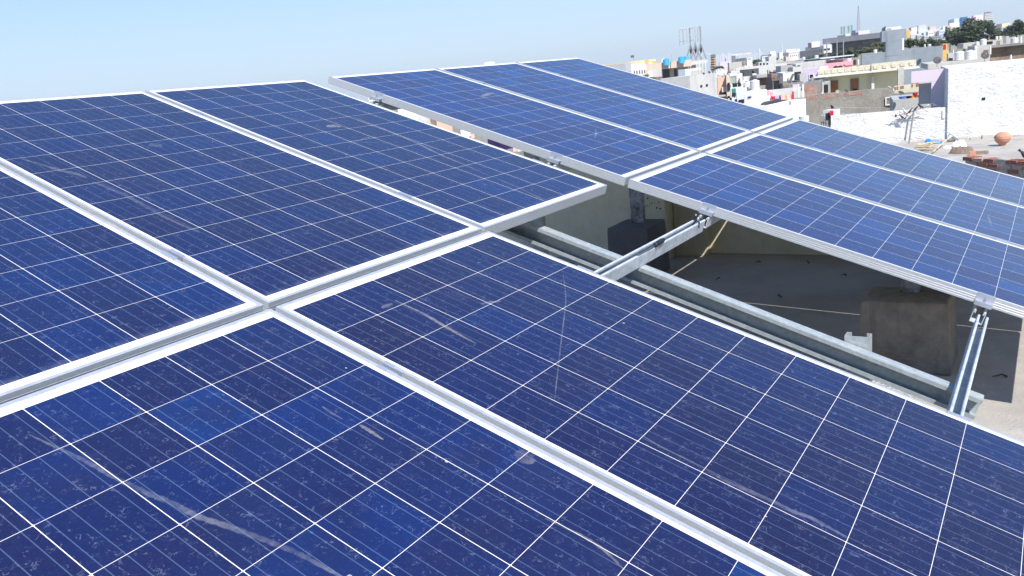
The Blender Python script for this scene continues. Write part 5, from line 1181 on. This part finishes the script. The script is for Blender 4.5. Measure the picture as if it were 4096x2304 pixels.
# far hazy towers
rr = random.Random(21)
n = 0
for (x0, x1, yt, w) in ((1328, 1500, 622, 17), (1585, 1700, 612, 15), (1700, 1860, 592, 14), (1500, 1580, 650, 14), (1860, 2100, 625, 18), (650, 720, 748, 14), (1395, 1480, 612, 22)):
    x = x0
    while x < x1:
        ww = w * rr.uniform(.7, 1.2); y = yt + rr.uniform(-10, 26); D = rr.uniform(2000, 2600)
        h = hs(K1, 'far_tower', 'pale hazy high rise tower on the far horizon', 'tower', x, x + ww * .35, x + ww, y, 820, D, 'towerwhite', yaw=8, parapet=0, group='hazy towers on the far horizon')
        h.grid('B', 1, 6, M['paleblue'], .2, .8, .55, .97, .6, .5, H=60); n += 1; x += ww * 1.25
mb = MB(); a = at(*K1(1828, 700), 2500); mb.lathe([(4.2, 0), (4.2, 18), (3.2, 26), (1.5, 32), (.2, 36)], a, 14); single(mb, 'pointed_tower', M['towerwhite'], 'pointed pale tower standing highest on the far horizon', 'tower')
mb = MB(); a = at(*K1(2086, 660), 2500); mb.lathe([(2.2, 0), (1.8, 26), (.4, 40)], a, 10); single(mb, 'slim_tower', M['towerwhite'], 'slim pale spire left of the stepped office building', 'tower')

# --- middle of the view (coordinates of the K3 close-up)
Y3 = -50
def h3(name, label, cat, xl, xr, yt, yb, D, mat, **k):
    k.setdefault('yaw', Y3); k.setdefault('la', 6); k.setdefault('parapet', .3)
    return hs(K3, name, label, cat, xl, xl + 4, xr, yt, yb, D, mat, **k)
def r3(h, name, mat, x0, y0, x1, y1, **k): return h.rect('B', name, M[mat], *K3(x0, y0), *K3(x1, y1), **k)
def t3(x, yb, w, h, D, mat, label): return tank(*K3(x, yb), w * .276, h * .276, D, mat, label)
def d3(x, y, w, D, label, mat='dish', **k): return dish(*K3(x, y), w * .276, D, label, mat, **k)
h = h3('rough_white_house', 'rough stained white house with a brown opening at its right, below the far towers', 'house', 1142, 1335, 185, 330, 150, 'offwhite'); r3(h, 'annex', 'offwhite', 1335, 165, 1380, 290, ins=4); r3(h, 'opening', 'brickdark', 1338, 168, 1372, 218, out=.12)
h = h3('dark_chimney_room', 'slanting dark grey roof block on the rough stained white house', 'roof room', 1185, 1238, 85, 190, 155, 'slate2', la=2, parapet=0)
h = h3('slab_roof_house', 'grey flat slab roof on a pale house behind the rough stained white one', 'house', 1240, 1400, 128, 250, 185, 'greypale'); h.band('B', 'roof_slab', M['greypale'], -1, h.lb + 1, h.zt + .6, h.zt + 1.0, out=1)
h = h3('white_window_house', 'white house with three narrow dark windows behind the white tanks', 'house', 1400, 1480, 115, 250, 175, 'white'); h.grid('B', 3, 1, M['glass'], .1, .9, .75, .97, .4, .8)
x, y0 = K3(1545, 122); tree(x, y0, K3(0, 235)[1], 48, 260, 'leafmid', 'dark green tree among the middle houses, left of the three-opening concrete block', 201, 1200)
x, y0 = K3(1000, 225); tree(x, y0, K3(0, 290)[1], 60, 240, 'leafmid', 'low green trees right of the striped blue block', 202, 900)
x, y0 = K3(30, 380); tree(x, y0, K3(0, 470)[1], 44, 100, 'leafolive', 'pale olive bush at the left foot of the beige house', 203, 900); x, y0 = K3(-60, 330); tree(x, y0, K3(0, 460)[1], 42, 130, 'leafolive', 'brownish bush at the foot of the yellow crane', 204, 700)
t3(1380, 288, 66, 62, 128, 'tankwhite', 'white tank, left of two, at the right foot of the rough white house'); t3(1448, 282, 56, 62, 128, 'tankwhite', 'white tank, right of two, at the right foot of the rough white house')
for k, x in enumerate((990, 1040, 1092)): t3(x, 308, 38, 38, 118, 'tankwhite', ('small white tank, left of three in a row', 'small white tank, middle of three in a row', 'small white tank, right of three in a row')[k] + ' beyond the grey block house')
h = h3('low_white_house', 'low white house with one dish right of the grey block house', 'house', 955, 1138, 312, 430, 100, 'white'); d3(1072, 350, 22, 97, 'dark dish on the low white house front'); d3(985, 370, 26, 90, 'dark small dish beside the turquoise sheet')
h = h3('red_strip_house', 'deep red house edge left of the grey gabled front', 'house', 1138, 1168, 294, 400, 98, 'redpaint', la=3)
h = h3('gabled_grey_house', 'grey plaster front with a low pointed gable moulding', 'house', 1166, 1302, 305, 420, 92, 'greypale'); r3(h, 'gable_moulding', 'offwhite', 1175, 330, 1290, 345, out=.3)
h = h3('grey_wall_house', 'plain grey cement house with a small square opening and white box room', 'house', 1300, 1565, 290, 460, 98, 'grey'); r3(h, 'opening', 'void', 1480, 305, 1506, 334); r3(h, 'door_opening', 'void', 1318, 335, 1355, 400, out=.04); r3(h, 'white_box', 'white', 1472, 342, 1530, 402, out=1.5)
h.band('B', 'roof_slab', M['greypale'], -.5, h.lb + 3, h.zt, h.zt + .25, out=.6)
h = h3('three_opening_house', 'pale concrete block with three square openings in its top storey', 'house', 1570, 1722, 178, 400, 128, 'greypale')
for x in (1592, 1640, 1688): r3(h, 'opening', 'void', x, 188, x + 24, 236)
r3(h, 'opening', 'void', 1700, 290, 1714, 340)
h = h3('tall_grey_block', 'tall pale grey cement block right of the three-opening house', 'house', 1718, 1828, 95, 300, 132, 'greypale')
h = h3('white_flat_house', 'white flat roofed house with a white pent roof above the patched grey wall', 'house', 1830, 1995, 182, 330, 145, 'white'); r3(h, 'opening', 'void', 1850, 208, 1900, 248)
h = h3('open_slab_house', 'unfinished concrete house with open storey under a slab', 'house', 1900, 2082, 215, 330, 142, 'greydark'); h.band('B', 'roof_slab', M['grey'], -1, h.lb + 1, h.zt + .0, h.zt + .5, out=1.2)
for x in (1915, 1960, 2010): r3(h, 'pillar', 'greypale', x, 218, x + 14, 245, out=.4)
h = h3('pinkish_top_house', 'small pinkish roof room among white houses at the horizon', 'house', 1965, 2030, 100, 200, 240, 'beige'); h = h3('teal_dark_house', 'dark slate roof strip with a turquoise spot at the horizon', 'house', 1925, 2010, 42, 90, 300, 'slate2')
h = h3('white_horizon_house', 'white house in the middle of the horizon, left of the stepped office building', 'house', 2005, 2150, 60, 160, 290, 'white'); h.grid('B', 4, 1, M['glass'], .1, .9, .5, .9, .4, .5)
h = h3('white_horizon_house', 'small bright white roof room on the horizon above the tall grey block', 'house', 1755, 1810, 55, 120, 280, 'white'); h = h3('white_horizon_house', 'white flat house with small dark windows on the horizon above the tree', 'house', 1620, 1710, 92, 190, 270, 'paleblue'); h.grid('B', 3, 1, M['glass'], .1, .9, .6, .9, .4, .5)
h = h3('white_horizon_house', 'white roof house at the horizon left of the turquoise spot', 'house', 1870, 1925, 38, 130, 285, 'white')
h = h3('patched_grey_house', 'dark grey patched cement wall house with a stair flight on its right', 'house', 1890, 2068, 232, 400, 108, 'grey'); 
h = h3('broken_roof_house', 'grey house with ragged stair and rubble on its roof', 'house', 2065, 2210, 250, 400, 104, 'greypale'); r3(h, 'doorway', 'void', 2085, 322, 2190, 462, out=.05)
h = h3('grey_terrace_block', 'pale grey terrace block with a red garment on the roof', 'house', 2108, 2335, 205, 300, 118, 'greypale'); 
t3(2155, 260, 40, 40, 112, 'tankblack', 'dark tank on the pale grey terrace block'); t3(2220, 150, 34, 44, 160, 'tankwhite', 'white tank right of the white horizon house'); t3(2410, 120, 60, 46, 140, 'tankwhite', 'white tank at the left end of the blue metal roof')
h = h3('brick_roof_house', 'brick house with a dark red side behind the big white tank', 'house', 1545, 1755, 385, 520, 80, 'brickdark'); r3(h, 'brick_panel', 'brick', 1645, 395, 1745, 470, out=.03); r3(h, 'slab', 'grey', 1540, 368, 1760, 384, out=.6, ins=4)
for k, (x, w) in enumerate(((1745, 40), (1790, 50), (1845, 60))): t3(x, 352, w, 36, 86, 'tankblack' if k != 1 else 'tankblack', ('left', 'middle', 'right')[k] + ' one of three squat black tanks above the carved stone front')
h = h3('carved_stone_house', 'house front of rough carved stone around one dark window', 'house', 1758, 1925, 405, 640, 74, 'stone'); r3(h, 'window', 'glass', 1788, 448, 1876, 575, frame=M['stone']); r3(h, 'top_slab', 'brickdark', 1760, 350, 1850, 402, ins=4, out=.0)
h = h3('white_stair_house', 'white house side with a black metal ladder leaning up', 'house', 1922, 2090, 335, 500, 78, 'white')
for k in range(9): r3(h, 'ladder_rung', 'mast', 2005 + k * 7, 455 - k * 14, 2045 + k * 6, 458 - k * 14, out=.2)
r3(h, 'ladder_side', 'mast', 2000, 400, 2006, 478, out=.2)
h = h3('grey_stub_wall', 'grey stub wall between the dark doorway and the lilac house', 'wall', 2165, 2252, 352, 480, 76, 'grey', la=2)
h = h3('terrace_house', 'terrace storey with dark opening and lilac wall below the white stair house', 'house', 1922, 2225, 485, 640, 72, 'greydark'); r3(h, 'opening', 'brickdark', 1936, 512, 2060, 578); r3(h, 'lilac_panel', 'lilac2', 2064, 502, 2150, 552, out=.06)
for k, x in enumerate((2150, 2215)):
    mb = MB(); mb.tube([at(*K3(x, 690), 60), at(*K3(x, 492), 60)], .06, 6); single(mb, 'white_post', M['white'], ('left', 'right')[k] + ' white post of the laundry frame by the brick square', 'post')
h = h3('pale_slope_wall', 'pale cement parapet rising to the right behind the pink laundry', 'wall', 1690, 2240, 590, 700, 62, 'greypale', la=1, parapet=0)
# peach house
h = h3('peach_house', 'peach house side with a recessed box and brown window', 'house', 972, 1112, 400, 760, 72, 'peach'); r3(h, 'box', 'beige', 1036, 532, 1120, 602, out=.5); r3(h, 'window', 'brickdark', 1002, 604, 1108, 652); r3(h, 'shade_slab', 'offwhite', 960, 655, 1100, 664, out=.8)
r3(h, 'column', 'beige', 1096, 365, 1158, 760, out=1.0, ins=2)
for yb_, yt_ in ((578, 465), (710, 655)):
    h.rect('B', 'arched_window', M['void'], *K3(1112, yt_ + 22), *K3(1150, yb_), out=1.1)
    u0, z1 = h.uv('B', *K3(1131, yt_ + 22)); mb = MB(); r_ = abs(h.uv('B', *K3(1150, yt_))[0] - h.uv('B', *K3(1112, yt_))[0]) / 2; c_ = h.P + h.dB * u0 + h.nB * 1.0; mb.lathe([(r_, 0), (r_, .1)], (c_.x, c_.y, z1), 18, axis=h.nB); child(mb, 'arched_window', M['void'], h.t)
h = h3('green_window_house', 'white house with a pale green window over a black railed balcony', 'house', 1156, 1340, 355, 560, 76, 'white'); r3(h, 'window', 'glasspale', 1162, 388, 1246, 480, frame=M['offwhite']); r3(h, 'balcony', 'white', 1160, 500, 1335, 552, out=1.4); r3(h, 'balcony_rail', 'void', 1190, 484, 1250, 522, out=1.5); r3(h, 'balcony_rail', 'void', 1264, 478, 1305, 515, out=1.5); r3(h, 'lantern', 'mast', 1290, 410, 1308, 470, out=.3)
h = h3('teal_door_house', 'pale storey with a teal shutter and dark arch under the balcony', 'house', 1160, 1345, 545, 760, 74.5, 'paleblue'); r3(h, 'shutter', 'teal', 1186, 560, 1246, 665); r3(h, 'arch_opening', 'void', 1192, 622, 1240, 668, out=.12)
h = h3('small_white_box', 'small white ribbed box right of the teal shutter', 'box', 1250, 1362, 625, 720, 66, 'paleblue', la=1, parapet=0)
h = h3('turquoise_strip_house', 'white terrace with turquoise painted strip left of the big white tank', 'house', 1340, 1470, 470, 640, 78, 'white'); r3(h, 'turquoise_strip', 'glasspale', 1345, 478, 1385, 530); r3(h, 'opening', 'brickdark', 1405, 535, 1450, 585)
t3(1522, 590, 140, 165, 68, 'tankwhite', 'very large white tank with ribs, above the grey white block with a slot')
h = h3('tank_stand_house', 'white slatted tank stand under the very large white tank', 'house', 1450, 1600, 560, 640, 68.5, 'white', la=3, parapet=0); r3(h, 'slats', 'greypale', 1530, 530 + 30, 1550, 600)
h = h3('grey_wall_unit', 'small grey cabinet left of the brick roof house', 'cabinet', 1348, 1405, 390, 455, 84, 'greypale', la=1.5, parapet=0)
h = hs(K3, 'slot_block_house', 'pale grey white block with one dark slot, corner of the bright white house', 'house', 1366, 1562, 1692, 588, 900, 57, 'whitebright', yaw=6, parapet=.2)
rc(h, K3, 'A', 'slot', 'void', 1418, 676, 1468, 690)
h = hs(K3, 'bright_white_house', 'bright blank white house wall rising to the right below the pink laundry', 'house', 1690, 1697, 2258, 806, 1100, 55, 'whitebright', yaw=6, la=4, parapet=.9)
h = hs(K3, 'white_back_parapet', 'white parapet with rough top below the brick square', 'wall', 2080, 2084, 2240, 610, 700, 61, 'offwhite', yaw=-50, la=1, parapet=0)
cloth(*K3(1676, 588), *K3(1732, 655), 58, 'clothpink', 'pale pink blanket, leftmost of the pink laundry'); cloth(*K3(1736, 612), *K3(1786, 662), 58, 'clothpink', 'pink towel right of the pale pink blanket')
cloth(*K3(1690, 665), *K3(1738, 735), 57.5, 'clothwhite', 'white shirt below the pale pink blanket'); cloth(*K3(1750, 668), *K3(1812, 720), 57.4, 'clothred', 'bright red cloth in the laundry line'); cloth(*K3(1818, 662), *K3(1862, 705), 57.4, 'clothblue', 'pale blue cloth between the red and magenta ones')
cloth(*K3(1868, 655), *K3(1894, 712), 57.4, 'clothmag', 'magenta cloth right of the pale blue one'); cloth(*K3(1900, 640), *K3(2085, 718), 57.3, 'clothpeach', 'large peach sheet with red edge hanging at right'); cloth(*K3(2058, 600), *K3(2085, 712), 57.2, 'clothred', 'narrow red edge cloth at the right of the peach sheet')
for k, (x0, x1, y0, y1) in enumerate(((1705, 1850, 745, 800), (1865, 2000, 712, 762))):
    a = at(*K3(x0, y1 - 4), 56 + k * 1.6); b_ = at(*K3(x1, y1 - 36), 57.6 + k * 1.6); d_ = b_ - a; d_.z = 0; L0 = d_.length; d_.normalize(); n_ = Vector((-d_.y, d_.x, 0)); mb = MB(); prv = None
    for i in range(11):
        u = i / 10; c_ = a + d_ * L0 * u + Vector((0, 0, (b_.z - a.z) * u)); hh = .2 * (math.sin(math.pi * u) ** .5 + .02); cur = [c_, c_ + Vector((0, 0, hh)), c_ + n_ * .5 + Vector((0, 0, hh * .9)), c_ + n_ * .5]
        if prv: 
            for q in range(4): mb.face([prv[q], cur[q], cur[(q + 1) % 4], prv[(q + 1) % 4]])
        prv = cur
    single(mb, 'folded_tarpaulin', M['blacktarp'], ('dark folded tarpaulin on the bright white house, left one', 'dark folded tarpaulin on the bright white house, right one')[k], 'tarpaulin')
for k, (x0, x1, yt, yb, mt) in enumerate(((1135, 1150, 700, 730, 'clothwhite'), (1155, 1185, 690, 735, 'clothblack'), (1190, 1215, 685, 735, 'clothwhite'), (1225, 1265, 712, 752, 'clothblack'), (1270, 1310, 705, 760, 'clothwhite'), (1280, 1325, 718, 762, 'clothpurple'), (1325, 1362, 712, 772, 'clothpurple'))):
    cloth(*K3(x0, yt), *K3(x1, yb), 56 - k * .1, mt, ('small white cloth at the left end of the low laundry line', 'black cloth second on the low laundry line', 'white shirt third on the low laundry line', 'black shirt in the middle of the low laundry line', 'white cloth behind the purple ones', 'dark purple cloth left of the slot block', 'dark purple cloth touching the slot block')[k])
mb = MB(); a = at(*K3(962, 380), 88); mb.obox(a, az(-69), az(21), -.2, 1.4, 0, 2, a.z - .05, a.z); single(mb, 'turquoise_sheet', M['tankblue'], 'small turquoise sheet roof right of the grey block house', 'roof sheet')

# --- generic small houses filling the distance
rr = random.Random(77); mats = ['white', 'offwhite', 'greypale', 'grey', 'white', 'beige', 'paleblue', 'lilac2', 'peach', 'brickdark', 'offwhite']
cn = {'white': 'white', 'offwhite': 'dirty white', 'greypale': 'pale grey', 'grey': 'grey cement', 'beige': 'beige', 'paleblue': 'pale blue', 'lilac2': 'pale lilac', 'peach': 'peach', 'brickdark': 'dark brick'}
fill = []
for k in range(150):
    D = 165 * (5.5 ** rr.random()); a = rr.uniform(5, 42)
    if a < 19.5: D = max(D, 470 + (a * 37) % 90)
    fill.append((D, a))
fill.sort(reverse=True)
for D, a in fill:
    x = CP.x + D * math.cos(R_(a)); y = CP.y + D * math.sin(R_(a)); g = max(GZ, hillz(a, D)) if -34 < a < 28 else GZ
    w = rr.uniform(6, 13); d = rr.uniform(6, 11); H = rr.choice((5.5, 7, 8.5, 8.5, 10)) * (.8 if a < 14 else 1); mt = rr.choice(mats); yw = rr.uniform(-12, 12) + a - 90
    dB, dA = az(yw), az(yw + 90); P = Vector((x, y, g - 1))
    t = thing('distant_house', 'small ' + cn[mt] + ' box house lost among the distant roofs', 'house', P, (0, 0, 0), 'small ' + cn[mt] + ' houses in the distance')
    mb = MB(); mb.obox(P, dB, dA, 0, w, 0, d, g - 1, g + H); child(mb, 'wall', M[mt], t)
    mb = MB(); rx = rr.uniform(0, w * .5); mb.obox(P, dB, dA, rx, rx + w * .4, d * .3, d * .8, g + H + .002, g + H + rr.uniform(1.5, 2.8)); child(mb, 'roof_room', M[rr.choice(('white', 'greypale', mt))], t)
    for i in range(3):
        mb = MB(); u = w * (.15 + .3 * i); mb.obox(P, dB, -dA, u, u + w * .1, -.05, .05, g + H - 2.6, g + H - 1.2); child(mb, 'window', M['glass'], t)
# --- what the slit between the two arrays shows
def slit(label, x0, x1, yt, yb, D, mat, la=5, cat='house', name='lower_house'):
    return bx(name, label, cat, x0, x0 + 1, x1, yt, yb + 60, D, mat, la=la, yaw=-38, parapet=0)
slit('white house with dark window stripes seen at the far end of the slit', 1472, 1512, 386, 420, 150, 'white').grid('B', 1, 3, M['glass'], .05, .95, .5, .98, .9, .45)
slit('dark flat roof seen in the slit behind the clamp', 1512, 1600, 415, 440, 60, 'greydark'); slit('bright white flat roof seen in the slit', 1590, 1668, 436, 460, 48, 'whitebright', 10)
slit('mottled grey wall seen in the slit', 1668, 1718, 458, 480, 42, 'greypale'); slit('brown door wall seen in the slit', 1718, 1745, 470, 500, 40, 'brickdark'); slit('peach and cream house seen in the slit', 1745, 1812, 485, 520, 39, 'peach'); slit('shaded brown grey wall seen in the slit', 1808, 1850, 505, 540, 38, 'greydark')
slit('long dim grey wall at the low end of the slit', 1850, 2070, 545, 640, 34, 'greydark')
cloth(1842, 520, 1880, 548, 33, 'clothwhite', 'white and violet cloth seen in the middle of the slit'); cloth(1884, 535, 1897, 552, 33, 'clothpeach', 'small brown cloth seen in the slit'); cloth(1950, 556, 2052, 602, 30, 'clothpurple', 'wide deep purple cloth seen in the slit'); cloth(2052, 590, 2090, 606, 29, 'clothpeach', 'pinkish cloth at the near end of the slit')
# white lamp peeking over the top edge of the right array
p = AW(XO + 1.63, PL + .25, .05); p = at(1958, 259, math.hypot(p.x - CP.x, p.y - CP.y) + .2)
mb = MB(); sd_ = Vector((CX.x, CX.y, 0)).normalized(); mb.lathe([(.008, -.045), (.018, -.035), (.022, 0), (.018, .035), (.008, .045)], p, 12, axis=sd_); mb.tube([p, p - Vector((0, 0, .5))], .012, 6)
single(mb, 'roof_lamp', M['white'], 'small white rounded fitting peeking over the top edge of the right array', 'lamp', smooth=True)

# ================================================================== HAZE
mb = MB(); mb.box(-2900, -2900, GZ - 1, 2900, 2900, 70)
m = bpy.data.materials.new('haze_air'); m.use_nodes = True; nt = m.node_tree; nt.nodes.clear()
vo = nt.nodes.new('ShaderNodeVolumePrincipled'); ou = nt.nodes.new('ShaderNodeOutputMaterial'); nt.links.new(vo.outputs[0], ou.inputs['Volume'])
vo.inputs['Color'].default_value = (.92, .96, 1.0, 1); vo.inputs['Density'].default_value = .0002; vo.inputs['Anisotropy'].default_value = .2
o = mb.build('haze', m); tag(o, None, None, kind='stuff')
